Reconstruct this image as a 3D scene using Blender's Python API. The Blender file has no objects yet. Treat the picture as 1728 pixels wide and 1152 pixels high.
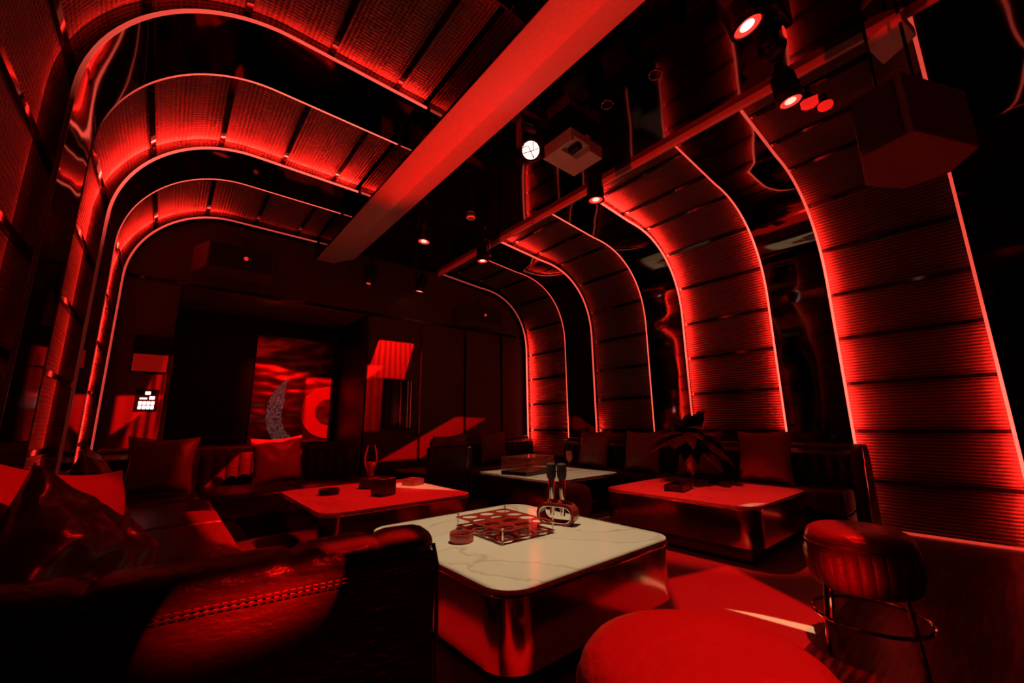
import bpy, bmesh, math, random
from mathutils import Vector, Matrix, noise
S = bpy.context.scene
COL = S.collection
random.seed(7)
PI = math.pi

# ------------------------------------------------------------------ camera, world, exposure
cam_d = bpy.data.cameras.new('camera')
cam = bpy.data.objects.new('camera', cam_d); COL.objects.link(cam); S.camera = cam
cam_d.sensor_width = 36.0; cam_d.lens = 690.5/1728*36.0; cam_d.clip_start = 0.02
yaw, pitch, roll = math.radians(39.93), math.radians(11.36), math.radians(-0.814)
F = Vector((math.sin(yaw)*math.cos(pitch), math.cos(yaw)*math.cos(pitch), math.sin(pitch)))
R0 = Vector((math.cos(yaw), -math.sin(yaw), 0)); U0 = R0.cross(F)
R1 = R0*math.cos(roll)+U0*math.sin(roll); U1 = U0*math.cos(roll)-R0*math.sin(roll)
m3 = Matrix((R1, U1, -F)).transposed()
cam.matrix_world = Matrix.Translation((0, 0, 1)) @ m3.to_4x4()

w = bpy.data.worlds.new('world'); S.world = w; w.use_nodes = True
w.node_tree.nodes['Background'].inputs[0].default_value = (0.02, 0.0005, 0.0003, 1)
w.node_tree.nodes['Background'].inputs[1].default_value = 0.1
S.view_settings.view_transform = 'Standard'; S.view_settings.look = 'None'
S.view_settings.exposure = 0.0; S.view_settings.gamma = 1.0; S.view_settings.use_curve_mapping = False

RED = (1.0, 0.004, 0.003)
TAN = (1.0, 0.50, 0.25)

def aim(o, target):
    d = Vector(target)-o.location
    o.rotation_euler = d.to_track_quat('-Z', 'Y').to_euler()

def spot(name, loc, target, power, col, angle, blend=0.3, radius=0.02):
    l = bpy.data.lights.new(name, 'SPOT'); l.energy = power; l.color = col
    l.spot_size = math.radians(angle); l.spot_blend = blend; l.shadow_soft_size = radius
    o = bpy.data.objects.new(name, l); COL.objects.link(o); o.location = loc; aim(o, target)
    return o

def gobo(name, loc, poly, power, col, soft=0.004, stripes=0.0, freq=60, radius=0.004):
    """a profile spotlight whose shutter frames a convex polygon of the wall it hits"""
    c = sum((Vector(p) for p in poly), Vector())/len(poly)
    o = spot(name, loc, c, power, col, 60, 0.0, radius)
    L = o.data
    q = o.rotation_euler.to_matrix()
    uv = []
    for p in poly:
        v = q.transposed() @ (Vector(p)-Vector(loc)); uv.append((v.x/-v.z, v.y/-v.z))
    rmax = max(math.hypot(*p) for p in uv)
    L.spot_size = min(3.0, 2*math.atan(rmax)*1.15)
    a = sum(uv[i][0]*uv[(i+1) % len(uv)][1]-uv[(i+1) % len(uv)][0]*uv[i][1] for i in range(len(uv)))
    if a < 0: uv = uv[::-1]
    L.use_nodes = True
    nt = L.node_tree; N = nt.nodes; K = nt.links
    em = [n for n in N if n.type == 'EMISSION'][0]
    tc = N.new('ShaderNodeTexCoord'); sx = N.new('ShaderNodeSeparateXYZ'); K.new(tc.outputs['Normal'], sx.inputs[0])
    def math_(op, a, b=None, c=None):
        n = N.new('ShaderNodeMath'); n.operation = op
        for i, v in enumerate((a, b, c)):
            if v is None: continue
            if isinstance(v, (int, float)): n.inputs[i].default_value = v
            else: K.new(v, n.inputs[i])
        return n.outputs[0]
    az = math_('MULTIPLY', sx.outputs[2], -1.0)
    uu = math_('DIVIDE', sx.outputs[0], az); vv = math_('DIVIDE', sx.outputs[1], az)
    m = None
    for i in range(len(uv)):
        p, r = uv[i], uv[(i+1) % len(uv)]
        ex, ey = r[0]-p[0], r[1]-p[1]; ln = math.hypot(ex, ey) or 1
        nx, ny = -ey/ln, ex/ln
        d = math_('ADD', math_('MULTIPLY', uu, nx), math_('MULTIPLY_ADD', vv, ny, -(nx*p[0]+ny*p[1])))
        n = N.new('ShaderNodeMapRange'); n.interpolation_type = 'SMOOTHSTEP'
        n.inputs[1].default_value = -soft; n.inputs[2].default_value = soft
        K.new(d, n.inputs[0])
        m = n.outputs[0] if m is None else math_('MULTIPLY', m, n.outputs[0])
    if stripes:
        s_ = math_('SINE', math_('MULTIPLY', uu, freq*6.283))
        m = math_('MULTIPLY', m, math_('MULTIPLY_ADD', s_, stripes/2, 1-stripes/2))
    K.new(m, em.inputs['Strength'])
    return o

# ------------------------------------------------------------------ lamps of the ceiling grid, and added spots with no lamp body
spot('left_table_spot', (2.0, 3.85, 2.93), (1.45, 3.70, 0.41), 300, (1, 0.004, 0.004), 46, 0.4)
spot('right_table_spot', (2.82, 2.1, 2.93), (3.65, 1.85, 0.41), 340, (1, 0.010, 0.008), 36, 0.5)
spot('stool_spot', (2.03, 0.58, 2.93), (1.0, 0.50, 0.45), 700, (1, 0.004, 0.003), 24, 0.5)
gobo('sofa_wash', (1.4, -1.1, 2.6), [(0.05, 1.04, 0.66), (0.147, 1.04, 0.675), (0.30, 1.04, 0.655), (0.31, 1.04, 0.63), (0.24, 1.04, 0.60), (0.136, 1.04, 0.605), (0.06, 1.04, 0.63)], 14000, RED, 0.02)  # unseen red spot assumed behind the camera, no fixture modelled
gobo('roll_wash', (1.4, -1.1, 2.6), [(0.30, 1.07, 0.725), (0.50, 1.07, 0.715), (0.50, 1.07, 0.675), (0.30, 1.07, 0.69)], 3400, RED, 0.004)  # added from the same unseen spot for the roll's red sheen
gobo('fascia_wash', (0.42, 2.4, 0.5), [(3.2, -0.3, 3.40), (3.2, 5.7, 3.40), (3.2, 5.7, 3.475), (3.2, -0.3, 3.475)], 420, RED, 0.006)  # added spot without a lamp body, reddens the fascia
gobo('floor_left', (1.75, 2.0, 2.93), [(0.55, 1.25, 0), (0.80, 1.25, 0), (0.80, 2.1, 0), (0.6, 2.3, 0)], 420, RED, 0.01)
spot('skirt_bounce', (1.80, 0.70, 0.22), (2.45, 0.55, 0.36), 14, RED, 24, 1.0)  # added spot stands in for red bounce off the table's steel skirt
spot('corner_cushion_wash', (2.03, 0.58, 2.93), (-0.12, 1.62, 0.72), 200, RED, 13, 0.6)
spot('cushion_wash', (1.9, 3.4, 2.95), (0.65, 5.3, 0.62), 170, RED, 22, 0.3)
gobo('beam_wash', (0.42, 2.4, 0.5), [(1.33, -0.3, 3.24), (1.33, 3.7, 3.24), (1.90, 3.7, 3.24), (1.90, -0.3, 3.24)], 560, RED, 0.10, 0, 1, 0.03)  # unseen uplight added to redden the beam
spot('corner_wash', (2.3, -0.35, 0.1), (3.05, 0.10, 2.4), 45, RED, 26, 0.6, 0.05)  # unseen floor spot added for the speaker and the ceiling box
TT = (1.0, 0.56, 0.27)
gobo('table_gobo', (1.75, 2.0, 2.93), [(0.99, 1.235, 0.41), (2.12, 1.235, 0.41), (2.12, 2.515, 0.41), (0.99, 2.515, 0.41)], 200, (1.0, 0.73, 0.38), 0.006, 0, 1, 0.012)
gobo('back_table_gobo', (2.85, 3.85, 2.93), [(3.13, 3.11, 0.41), (4.27, 3.11, 0.41), (4.27, 4.4, 0.41), (3.13, 4.4, 0.41)], 180, (1, 0.62, 0.33), 0.02, 0, 1, 0.02)
gobo('right_corner_gobo', (2.82, 2.1, 2.93), [(3.20, 1.26, 0.41), (3.42, 1.235, 0.41), (3.36, 1.31, 0.41), (3.19, 1.34, 0.41)], 160, TT, 0.004)
gobo('left_corner_gobo', (2.0, 3.85, 2.93), [(2.12, 3.35, 0.41), (2.14, 4.2, 0.41), (1.72, 4.2, 0.41), (1.78, 3.95, 0.41)], 170, TT, 0.006)
gobo('floor_gobo', (2.82, 0.62, 2.93), [(1.8, 0.2, 0), (2.42, 0.22, 0), (2.62, 0.55, 0), (2.85, 0.78, 0), (3.75, 1.28, 0), (2.6, 1.6, 0), (2.1, 1.2, 0)], 420, (1, 0.004, 0.004), 0.01)
gobo('floor_sliver', (2.03, 0.58, 2.93), [(2.50, 0.76, 0), (2.58, 0.76, 0), (2.52, 1.02, 0), (2.46, 1.15, 0)], 700, TT, 0.003)
gobo('art_gobo', (2.0, 3.9, 2.95), [(1.62, 6.9, 0.75), (2.0, 6.9, 0.75), (2.0, 6.9, 1.75), (1.62, 6.9, 1.75)], 700, RED, 0.01)
gobo('art_wash', (2.0, 3.9, 2.95), [(0.92, 6.9, 0.75), (1.6, 6.9, 0.75), (1.6, 6.9, 1.7), (0.92, 6.9, 1.9)], 220, RED, 0.06)
gobo('sofa_gobo', (2.0, 3.85, 2.95), [(0.325, 5.42, 0.336), (0.70, 5.42, 0.766), (1.305, 5.42, 0.873), (1.262, 5.42, 0.604), (0.742, 5.42, 0.331)], 4200, RED, 0.004)
gobo('seat_gobo', (2.0, 3.85, 2.95), [(0.20, 3.922, 0.41), (0.385, 3.84, 0.41), (0.385, 2.572, 0.41), (0.27, 2.8, 0.41)], 4200, RED, 0.01)  # added spot stands in for a red reflection on the seat
WALLY = 5.75
def wp(*pts): return [(x, WALLY, z) for x, z in pts]
gobo('gobo_upper', (2.82, 3.9, 2.95), wp((2.276, 2.234), (2.834, 2.236), (2.689, 1.675), (2.11, 1.69)), 1100, RED, 0.004, 0.5, 26)
gobo('gobo_column', (2.82, 3.9, 2.95), wp((2.10, 1.69), (2.36, 1.69), (2.345, 0.93), (2.10, 0.92)), 500, RED, 0.004, 0.5, 26)
gobo('gobo_notch', (2.82, 3.9, 2.95), wp((2.09, 1.85), (2.37, 1.85), (2.10, 1.62)), 1100, RED, 0.004)
gobo('gobo_slant', (2.0, 3.9, 2.95), wp((3.615, 1.123), (4.208, 1.093), (3.002, 0.513), (2.365, 0.513)), 1700, RED, 0.004)
gobo('gobo_wedge', (1.95, 3.0, 2.95), wp((-0.40, 1.33), (-0.03, 1.35), (-0.22, 1.12), (-0.40, 0.95)), 4500, RED, 0.004, 0.3, 40)
gobo('gobo_fan', (1.95, 3.0, 2.95), wp((0.01, 1.36), (0.226, 1.369), (0.08, 0.8), (-0.09, 0.8)), 4000, RED, 0.004, 0.8, 60)
gobo('gobo_streak', (1.95, 3.0, 2.95), wp((-0.09, 1.78), (-0.01, 1.77), (-0.05, 0.8), (-0.33, 0.8)), 3000, RED, 0.004, 0.9, 60)

# ------------------------------------------------------------------ materials
def mat(name, base, rough=0.5, metal=0.0, emit=None, estr=1.0, spec=None, trans=0.0, coat=0.0):
    m = bpy.data.materials.new(name); m.use_nodes = True
    b = m.node_tree.nodes['Principled BSDF']
    b.inputs['Base Color'].default_value = (*base, 1); b.inputs['Roughness'].default_value = rough
    b.inputs['Metallic'].default_value = metal
    if spec is not None: b.inputs['Specular IOR Level'].default_value = spec
    if trans: b.inputs['Transmission Weight'].default_value = trans
    if coat: b.inputs['Coat Weight'].default_value = coat; b.inputs['Coat Roughness'].default_value = 0.08
    if emit: b.inputs['Emission Color'].default_value = (*emit, 1); b.inputs['Emission Strength'].default_value = estr
    return m

def nodes(m): return m.node_tree.nodes, m.node_tree.links, m.node_tree.nodes['Principled BSDF']

def bump_noise(m, scale, strength, detail=4, dist=0.01, stretch=None, coord='Object'):
    N, K, b = nodes(m)
    tc = N.new('ShaderNodeTexCoord'); mp = N.new('ShaderNodeMapping'); K.new(tc.outputs[coord], mp.inputs[0])
    if stretch: mp.inputs['Scale'].default_value = stretch
    n = N.new('ShaderNodeTexNoise'); n.inputs['Scale'].default_value = scale; n.inputs['Detail'].default_value = detail
    K.new(mp.outputs[0], n.inputs['Vector'])
    bp = N.new('ShaderNodeBump'); bp.inputs['Strength'].default_value = strength; bp.inputs['Distance'].default_value = dist
    K.new(n.outputs['Fac'], bp.inputs['Height']); K.new(bp.outputs[0], b.inputs['Normal'])
    return n, bp

def leather(name, base, rough, sc=45, st=0.35):
    m = mat(name, base, rough, spec=0.5)
    bump_noise(m, sc, st, 6, 0.008, (1, 1, 2.2))
    return m

M = {}
M['leather'] = leather('dark_brown_leather', (0.028, 0.016, 0.014), 0.34, 30, 0.7)
M['leather_black'] = leather('black_leather', (0.016, 0.011, 0.011), 0.3, 14, 0.6)
M['leather_stool'] = leather('brown_stool_leather', (0.19, 0.09, 0.075), 0.36, 28, 0.8)
M['velvet'] = mat('dark_red_satin', (0.20, 0.05, 0.05), 0.42); bump_noise(M['velvet'], 60, 0.2, 3, 0.003)
M['satin_red'] = mat('bright_red_satin', (0.6, 0.03, 0.03), 0.4)
M['cord'] = mat('cushion_piping', (0.10, 0.03, 0.03), 0.4)
M['black'] = mat('matt_black_metal', (0.03, 0.027, 0.027), 0.22, 0.5)
M['blackgloss'] = mat('gloss_black', (0.008, 0.007, 0.007), 0.08)
M['chrome'] = mat('polished_chrome', (0.8, 0.78, 0.76), 0.1, 1.0)
M['white'] = mat('white_plastic', (0.85, 0.8, 0.77), 0.45)
M['holder'] = mat('dark_red_lacquer', (0.30, 0.03, 0.03), 0.18)
M['redglass'] = mat('red_ashtray_glass', (0.55, 0.10, 0.09), 0.15)
M['dark_plastic'] = mat('dark_plastic', (0.02, 0.016, 0.016), 0.3)
M['grille'] = mat('speaker_cloth', (0.03, 0.022, 0.022), 0.8); bump_noise(M['grille'], 300, 0.3, 2, 0.002)
M['speaker'] = mat('speaker_cabinet', (0.10, 0.07, 0.065), 0.5)
M['leaf'] = mat('dark_leaf', (0.03, 0.035, 0.02), 0.4); bump_noise(M['leaf'], 25, 0.4)
M['lens'] = mat('lamp_lens', (0.9, 0.9, 0.9), 0.2, emit=(1, 0.36, 0.27), estr=2.2)
M['lens_ring'] = mat('lamp_reflector', (0.6, 0.1, 0.08), 0.2, emit=(1, 0.045, 0.03), estr=1.0)
M['red_glow'] = mat('red_glow_cover', (0.5, 0.1, 0.08), 0.4, emit=(1, 0.015, 0.01), estr=0.75)  # emission stands in for red light falling on the pyramid and disc
M['lens_white'] = mat('bright_lamp_lens', (0.9, 0.9, 0.9), 0.2, emit=(1, 0.55, 0.45), estr=2.6)
M['floor_led'] = mat('floor_led_line', (0.3, 0.05, 0.05), 0.3, emit=(1, 0.05, 0.03), estr=0.6)
M['lens_red'] = mat('red_lamp_ring', (0.5, 0.05, 0.05), 0.2, emit=(1, 0.03, 0.015), estr=0.8)
M['signwhite'] = mat('lit_sign_white', (0.8, 0.8, 0.8), 0.4, emit=(0.9, 1.0, 0.92), estr=1.0)
M['screen'] = mat('lit_red_screen', (0.05, 0.01, 0.01), 0.2, emit=(1, 0.012, 0.008), estr=0.18)
M['beam'] = mat('painted_beam', (0.62, 0.56, 0.54), 0.42); bump_noise(M['beam'], 3, 0.05)

# glossy rippled black mirror
m = M['mirror'] = mat('rippled_black_mirror', (0.16, 0.14, 0.135), 0.05, 1.0)
bump_noise(m, 1.6, 0.2, 1.0, 0.04)
m = M['ceilmirror'] = mat('black_mirror_ceiling', (0.12, 0.10, 0.10), 0.05, 1.0)
bump_noise(m, 1.5, 0.12, 1.0, 0.03)
m = M['artmirror'] = mat('red_rippled_mirror', (0.8, 0.2, 0.18), 0.2, 1.0)
bump_noise(m, 2.2, 0.5, 1, 0.06, (1, 1, 2.2))

# fabrics on the arches (UV: u along the room, v along the arch)
def fabric(name, base, rough, freq, ribs, dots):
    m = mat(name, base, rough, spec=0.35)
    N, K, b = nodes(m)
    uv = N.new('ShaderNodeUVMap'); uv.uv_map = 'UVMap'
    wv = N.new('ShaderNodeTexWave'); wv.bands_direction = 'Y'; wv.inputs['Scale'].default_value = freq; wv.inputs['Distortion'].default_value = 0.5
    K.new(uv.outputs[0], wv.inputs['Vector'])
    vo = N.new('ShaderNodeTexVoronoi'); vo.inputs['Scale'].default_value = 40; vo.inputs['Randomness'].default_value = 0.12
    K.new(uv.outputs[0], vo.inputs['Vector'])
    mx = N.new('ShaderNodeMath'); mx.operation = 'MULTIPLY'; mx.inputs[1].default_value = dots; K.new(vo.outputs['Distance'], mx.inputs[0])
    ad = N.new('ShaderNodeMath'); ad.operation = 'MULTIPLY_ADD'; ad.inputs[1].default_value = ribs; K.new(wv.outputs['Fac'], ad.inputs[0]); K.new(mx.outputs[0], ad.inputs[2])
    bp = N.new('ShaderNodeBump'); bp.inputs['Strength'].default_value = 1.0; bp.inputs['Distance'].default_value = 0.012
    K.new(ad.outputs[0], bp.inputs['Height']); K.new(bp.outputs[0], b.inputs['Normal'])
    # woven colour: threads are paler than the holes between them
    mr = N.new('ShaderNodeMapRange'); mr.inputs[1].default_value = 0.0; mr.inputs[2].default_value = ribs+dots*0.5
    mr.inputs[3].default_value = 0.25; mr.inputs[4].default_value = 1.5; K.new(ad.outputs[0], mr.inputs[0])
    cm = N.new('ShaderNodeMix'); cm.data_type = 'RGBA'; cm.blend_type = 'MULTIPLY'; cm.inputs[0].default_value = 1.0; cm.inputs[6].default_value = (*base, 1)
    K.new(mr.outputs[0], cm.inputs[7]); K.new(cm.outputs[2], b.inputs['Base Color'])
    return m
M['mesh_fabric'] = fabric('perforated_mesh_fabric', (0.15, 0.13, 0.12), 0.36, 11, 0.5, 1.6)
M['pleat_fabric'] = fabric('pleated_wall_fabric', (0.09, 0.078, 0.075), 0.5, 11, 1.0, 0.0)

# LED strip, brightness varies along the strip (chasing controller)
m = M['led'] = mat('led_strip', (0.06, 0.05, 0.05), 0.4)
N, K, b = nodes(m)
at = N.new('ShaderNodeAttribute'); at.attribute_name = 'level'
mu = N.new('ShaderNodeMath'); mu.operation = 'MULTIPLY'; mu.inputs[1].default_value = 3.0
K.new(at.outputs['Fac'], mu.inputs[0]); K.new(mu.outputs[0], b.inputs['Emission Strength'])
b.inputs['Emission Color'].default_value = (1.0, 0.085, 0.055, 1)
m = M['cove'] = mat('cove_led', (0.8, 0.7, 0.7), 0.4)
N, K, b = nodes(m)
at = N.new('ShaderNodeAttribute'); at.attribute_name = 'level'
mu = N.new('ShaderNodeMath'); mu.operation = 'MULTIPLY'; mu.inputs[1].default_value = 720.0
K.new(at.outputs['Fac'], mu.inputs[0]); K.new(mu.outputs[0], b.inputs['Emission Strength'])
b.inputs['Emission Color'].default_value = (1.0, 0.013, 0.008, 1)

# marble
m = M['marble'] = mat('white_marble', (0.8, 0.78, 0.75), 0.12)
N, K, b = nodes(m)
tc = N.new('ShaderNodeTexCoord')
n1 = N.new('ShaderNodeTexNoise'); n1.inputs['Scale'].default_value = 1.1; n1.inputs['Detail'].default_value = 8; n1.inputs['Distortion'].default_value = 1.2
K.new(tc.outputs['Object'], n1.inputs['Vector'])
cr = N.new('ShaderNodeValToRGB'); e = cr.color_ramp.elements
e[0].position = 0.485; e[0].color = (0.74, 0.73, 0.70, 1); e[1].position = 0.515; e[1].color = (0.72, 0.70, 0.67, 1)
x = e.new(0.499); x.color = (0.56, 0.50, 0.47, 1)
K.new(n1.outputs['Fac'], cr.inputs[0]); K.new(cr.outputs[0], b.inputs['Base Color'])

m = M['steel'] = mat('brushed_mirror_steel', (0.62, 0.36, 0.33), 0.13, 1.0)
bump_noise(m, 5, 0.05, 2, 0.02, (1, 1, 0.3))

# floors
m = M['stone'] = mat('pale_stone_floor', (0.38, 0.33, 0.31), 0.25)
bump_noise(m, 6, 0.03)
m = M['wood'] = mat('dark_wood_floor', (0.03, 0.02, 0.018), 0.28)
N, K, b = nodes(m)
tc = N.new('ShaderNodeTexCoord'); mp = N.new('ShaderNodeMapping'); mp.inputs['Scale'].default_value = (1.2, 14, 1); K.new(tc.outputs['Object'], mp.inputs[0])
n1 = N.new('ShaderNodeTexNoise'); n1.inputs['Scale'].default_value = 3; n1.inputs['Detail'].default_value = 8; K.new(mp.outputs[0], n1.inputs['Vector'])
br = N.new('ShaderNodeTexBrick'); br.inputs['Scale'].default_value = 1; br.inputs['Brick Width'].default_value = 1.4; br.inputs['Row Height'].default_value = 0.19
br.inputs['Mortar Size'].default_value = 0.004; br.inputs['Color1'].default_value = (1, 1, 1, 1); br.inputs['Color2'].default_value = (0.9, 0.9, 0.9, 1); br.inputs['Mortar'].default_value = (0, 0, 0, 1)
K.new(tc.outputs['Object'], br.inputs['Vector'])
cr = N.new('ShaderNodeValToRGB'); e = cr.color_ramp.elements
e[0].position = 0.45; e[0].color = (0.012, 0.008, 0.007, 1); e[1].position = 0.72; e[1].color = (0.16, 0.10, 0.085, 1)
K.new(n1.outputs['Fac'], cr.inputs[0])
mx = N.new('ShaderNodeMix'); mx.data_type = 'RGBA'; mx.blend_type = 'MULTIPLY'; mx.inputs[0].default_value = 0.8
K.new(cr.outputs[0], mx.inputs[6]); K.new(br.outputs['Color'], mx.inputs[7]); K.new(mx.outputs[2], b.inputs['Base Color'])
bp = N.new('ShaderNodeBump'); bp.inputs['Strength'].default_value = 0.25; bp.inputs['Distance'].default_value = 0.004
K.new(n1.outputs['Fac'], bp.inputs['Height']); K.new(bp.outputs[0], b.inputs['Normal'])

# fluted dark wall
m = M['flute'] = mat('dark_wall_veneer', (0.085, 0.045, 0.04), 0.5)
M['valance'] = mat('gloss_dark_soffit', (0.25, 0.10, 0.10), 0.12)
M['wallblack'] = mat('black_wall', (0.012, 0.008, 0.008), 0.4)

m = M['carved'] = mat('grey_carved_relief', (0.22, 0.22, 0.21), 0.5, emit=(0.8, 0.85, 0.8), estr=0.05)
N, K, b = nodes(m)
tc = N.new('ShaderNodeTexCoord')
n1 = N.new('ShaderNodeTexNoise'); n1.inputs['Scale'].default_value = 9; n1.inputs['Detail'].default_value = 2; n1.inputs['Distortion'].default_value = 2.0
K.new(tc.outputs['Object'], n1.inputs['Vector'])
wv = N.new('ShaderNodeMath'); wv.operation = 'SINE'; mm = N.new('ShaderNodeMath'); mm.operation = 'MULTIPLY'; mm.inputs[1].default_value = 75
K.new(n1.outputs['Fac'], mm.inputs[0]); K.new(mm.outputs[0], wv.inputs[0])
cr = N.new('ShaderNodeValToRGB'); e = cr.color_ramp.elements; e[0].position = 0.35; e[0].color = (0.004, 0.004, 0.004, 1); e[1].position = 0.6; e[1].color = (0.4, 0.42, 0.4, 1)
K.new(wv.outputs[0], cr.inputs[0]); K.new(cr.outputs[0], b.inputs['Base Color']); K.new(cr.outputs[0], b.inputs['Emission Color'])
b.inputs['Emission Strength'].default_value = 0.12  # relief given a faint glow of its own, though no lamp

# clear acrylic
def acrylic(name, col, mixf):
    m = bpy.data.materials.new(name); m.use_nodes = True
    N = m.node_tree.nodes; K = m.node_tree.links; b = N['Principled BSDF']; out = N['Material Output']
    b.inputs['Base Color'].default_value = (*col, 1); b.inputs['Roughness'].default_value = 0.08
    t = N.new('ShaderNodeBsdfTransparent'); t.inputs[0].default_value = (1, 0.93, 0.9, 1)
    mx = N.new('ShaderNodeMixShader'); mx.inputs[0].default_value = mixf
    K.new(t.outputs[0], mx.inputs[1]); K.new(b.outputs[0], mx.inputs[2]); K.new(mx.outputs[0], out.inputs[0])
    return m
M['acrylic'] = acrylic('clear_acrylic', (0.5, 0.12, 0.10), 0.18)
M['acrylic_red'] = acrylic('tinted_red_acrylic', (0.42, 0.025, 0.02), 0.88)

# ------------------------------------------------------------------ helpers
def obj(name, bm, m, parent=None, smooth=True, angle=40):
    bmesh.ops.recalc_face_normals(bm, faces=bm.faces[:])
    me = bpy.data.meshes.new(name); bm.to_mesh(me); bm.free()
    if m is not None: me.materials.append(m)
    if smooth:
        me.shade_smooth()
        try: me.set_sharp_from_angle(angle=math.radians(angle))
        except Exception: pass
    o = bpy.data.objects.new(name, me); COL.objects.link(o)
    if parent: o.parent = parent
    return o

def thing(name, label, cat, loc=(0, 0, 0), rotz=0, group=None):
    o = bpy.data.objects.new(name, None); COL.objects.link(o)
    o.location = loc; o.rotation_euler = (0, 0, rotz); o.empty_display_size = 0.1
    o['label'] = label; o['category'] = cat
    if group: o['group'] = group
    return o

def tag(o, label, cat, group=None):
    o['label'] = label; o['category'] = cat
    if group: o['group'] = group
    return o

def struct(o):
    o['kind'] = 'structure'; return o

def dup(root, loc, rot=None, label=None, group=None):
    r = root.copy(); COL.objects.link(r); r.location = loc
    if rot is not None: r.rotation_euler = rot
    if label: r['label'] = label
    if group: r['group'] = group
    for ch in list(root.children):
        c = ch.copy(); COL.objects.link(c); c.parent = r
        for g in list(ch.children):
            d = g.copy(); COL.objects.link(d); d.parent = c
    return r

def nb(): return bmesh.new()

def box(bm, c, s, bev=0.0, seg=2, rot=None):
    r = bmesh.ops.create_cube(bm, size=1.0); vs = r['verts']
    bmesh.ops.scale(bm, vec=s, verts=vs)
    if bev > 0:
        ed = list({e for v in vs for e in v.link_edges})
        rr = bmesh.ops.bevel(bm, geom=ed, offset=bev, segments=seg, affect='EDGES', profile=0.5)
        vs = list({v for f in rr['faces'] for v in f.verts} | {v for v in vs if v.is_valid})
    if rot: bmesh.ops.rotate(bm, cent=(0, 0, 0), matrix=rot, verts=vs)
    bmesh.ops.translate(bm, vec=c, verts=vs)
    return vs

def boxr(bm, x0, x1, y0, y1, z0, z1, bev=0.0, seg=2):
    return box(bm, ((x0+x1)/2, (y0+y1)/2, (z0+z1)/2), (x1-x0, y1-y0, z1-z0), bev, seg)

def prism(bm, poly, z0, z1):
    a = [bm.verts.new((x, y, z0)) for x, y in poly]; b = [bm.verts.new((x, y, z1)) for x, y in poly]
    n = len(poly)
    bm.faces.new(a[::-1]); bm.faces.new(b)
    for i in range(n): bm.faces.new((a[i], a[(i+1) % n], b[(i+1) % n], b[i]))
    return a+b

def rrect(w, d, r, n=8):
    p = []
    for cx, cy, a0 in ((w/2-r, d/2-r, 0), (-w/2+r, d/2-r, 90), (-w/2+r, -d/2+r, 180), (w/2-r, -d/2+r, 270)):
        for i in range(n+1):
            a = math.radians(a0+90*i/n); p.append((cx+r*math.cos(a), cy+r*math.sin(a)))
    return p

def lathe(bm, prof, n=32, cx=0, cy=0, fn=None, closed=False):
    rings = []
    for r, z in prof:
        if r < 1e-6: rings.append([bm.verts.new((cx, cy, z))]); continue
        ring = []
        for i in range(n):
            a = 2*PI*i/n; rr = fn(r, z, a) if fn else r
            ring.append(bm.verts.new((cx+rr*math.cos(a), cy+rr*math.sin(a), z)))
        rings.append(ring)
    for A, B in zip(rings, rings[1:]):
        if len(A) == 1 and len(B) == 1: continue
        if len(A) == 1:
            for i in range(n): bm.faces.new((A[0], B[i], B[(i+1) % n]))
        elif len(B) == 1:
            for i in range(n): bm.faces.new((A[i], A[(i+1) % n], B[0]))
        else:
            for i in range(n): bm.faces.new((A[i], A[(i+1) % n], B[(i+1) % n], B[i]))
    if closed:
        A, B = rings[-1], rings[0]
        for i in range(n): bm.faces.new((A[i], A[(i+1) % n], B[(i+1) % n], B[i]))
    else:
        if len(rings[0]) > 1: bm.faces.new(rings[0][::-1])
        if len(rings[-1]) > 1: bm.faces.new(rings[-1])
    return [v for r in rings for v in r]

def tube(bm, pts, r, n=8, closed=False):
    pts = [Vector(p) for p in pts]; N_ = len(pts); rings = []
    rad = r if isinstance(r, (list, tuple)) else [r]*N_
    up = Vector((0, 0, 1))
    t0 = (pts[1]-pts[0]).normalized()
    u = t0.cross(up) if abs(t0.dot(up)) < 0.95 else t0.cross(Vector((1, 0, 0)))
    u.normalize()
    for i, p in enumerate(pts):
        if closed: t = (pts[(i+1) % N_]-pts[i-1]).normalized()
        else: t = (pts[min(i+1, N_-1)]-pts[max(i-1, 0)]).normalized()
        u = (u-t*u.dot(t)).normalized(); v = t.cross(u)
        rings.append([bm.verts.new(p+(u*math.cos(2*PI*k/n)+v*math.sin(2*PI*k/n))*rad[i]) for k in range(n)])
    m_ = N_ if closed else N_-1
    for i in range(m_):
        A, B = rings[i], rings[(i+1) % N_]
        for k in range(n): bm.faces.new((A[k], A[(k+1) % n], B[(k+1) % n], B[k]))
    if not closed: bm.faces.new(rings[0][::-1]); bm.faces.new(rings[-1])
    return rings

def arc(c, r, a0, a1, n, plane='xz', y=0):
    o = []
    for i in range(n+1):
        a = math.radians(a0+(a1-a0)*i/n); p, q = r*math.cos(a), r*math.sin(a)
        o.append({'xz': (c[0]+p, c[1], c[2]+q), 'yz': (c[0], c[1]+p, c[2]+q), 'xy': (c[0]+p, c[1]+q, c[2])}[plane])
    return o

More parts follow.
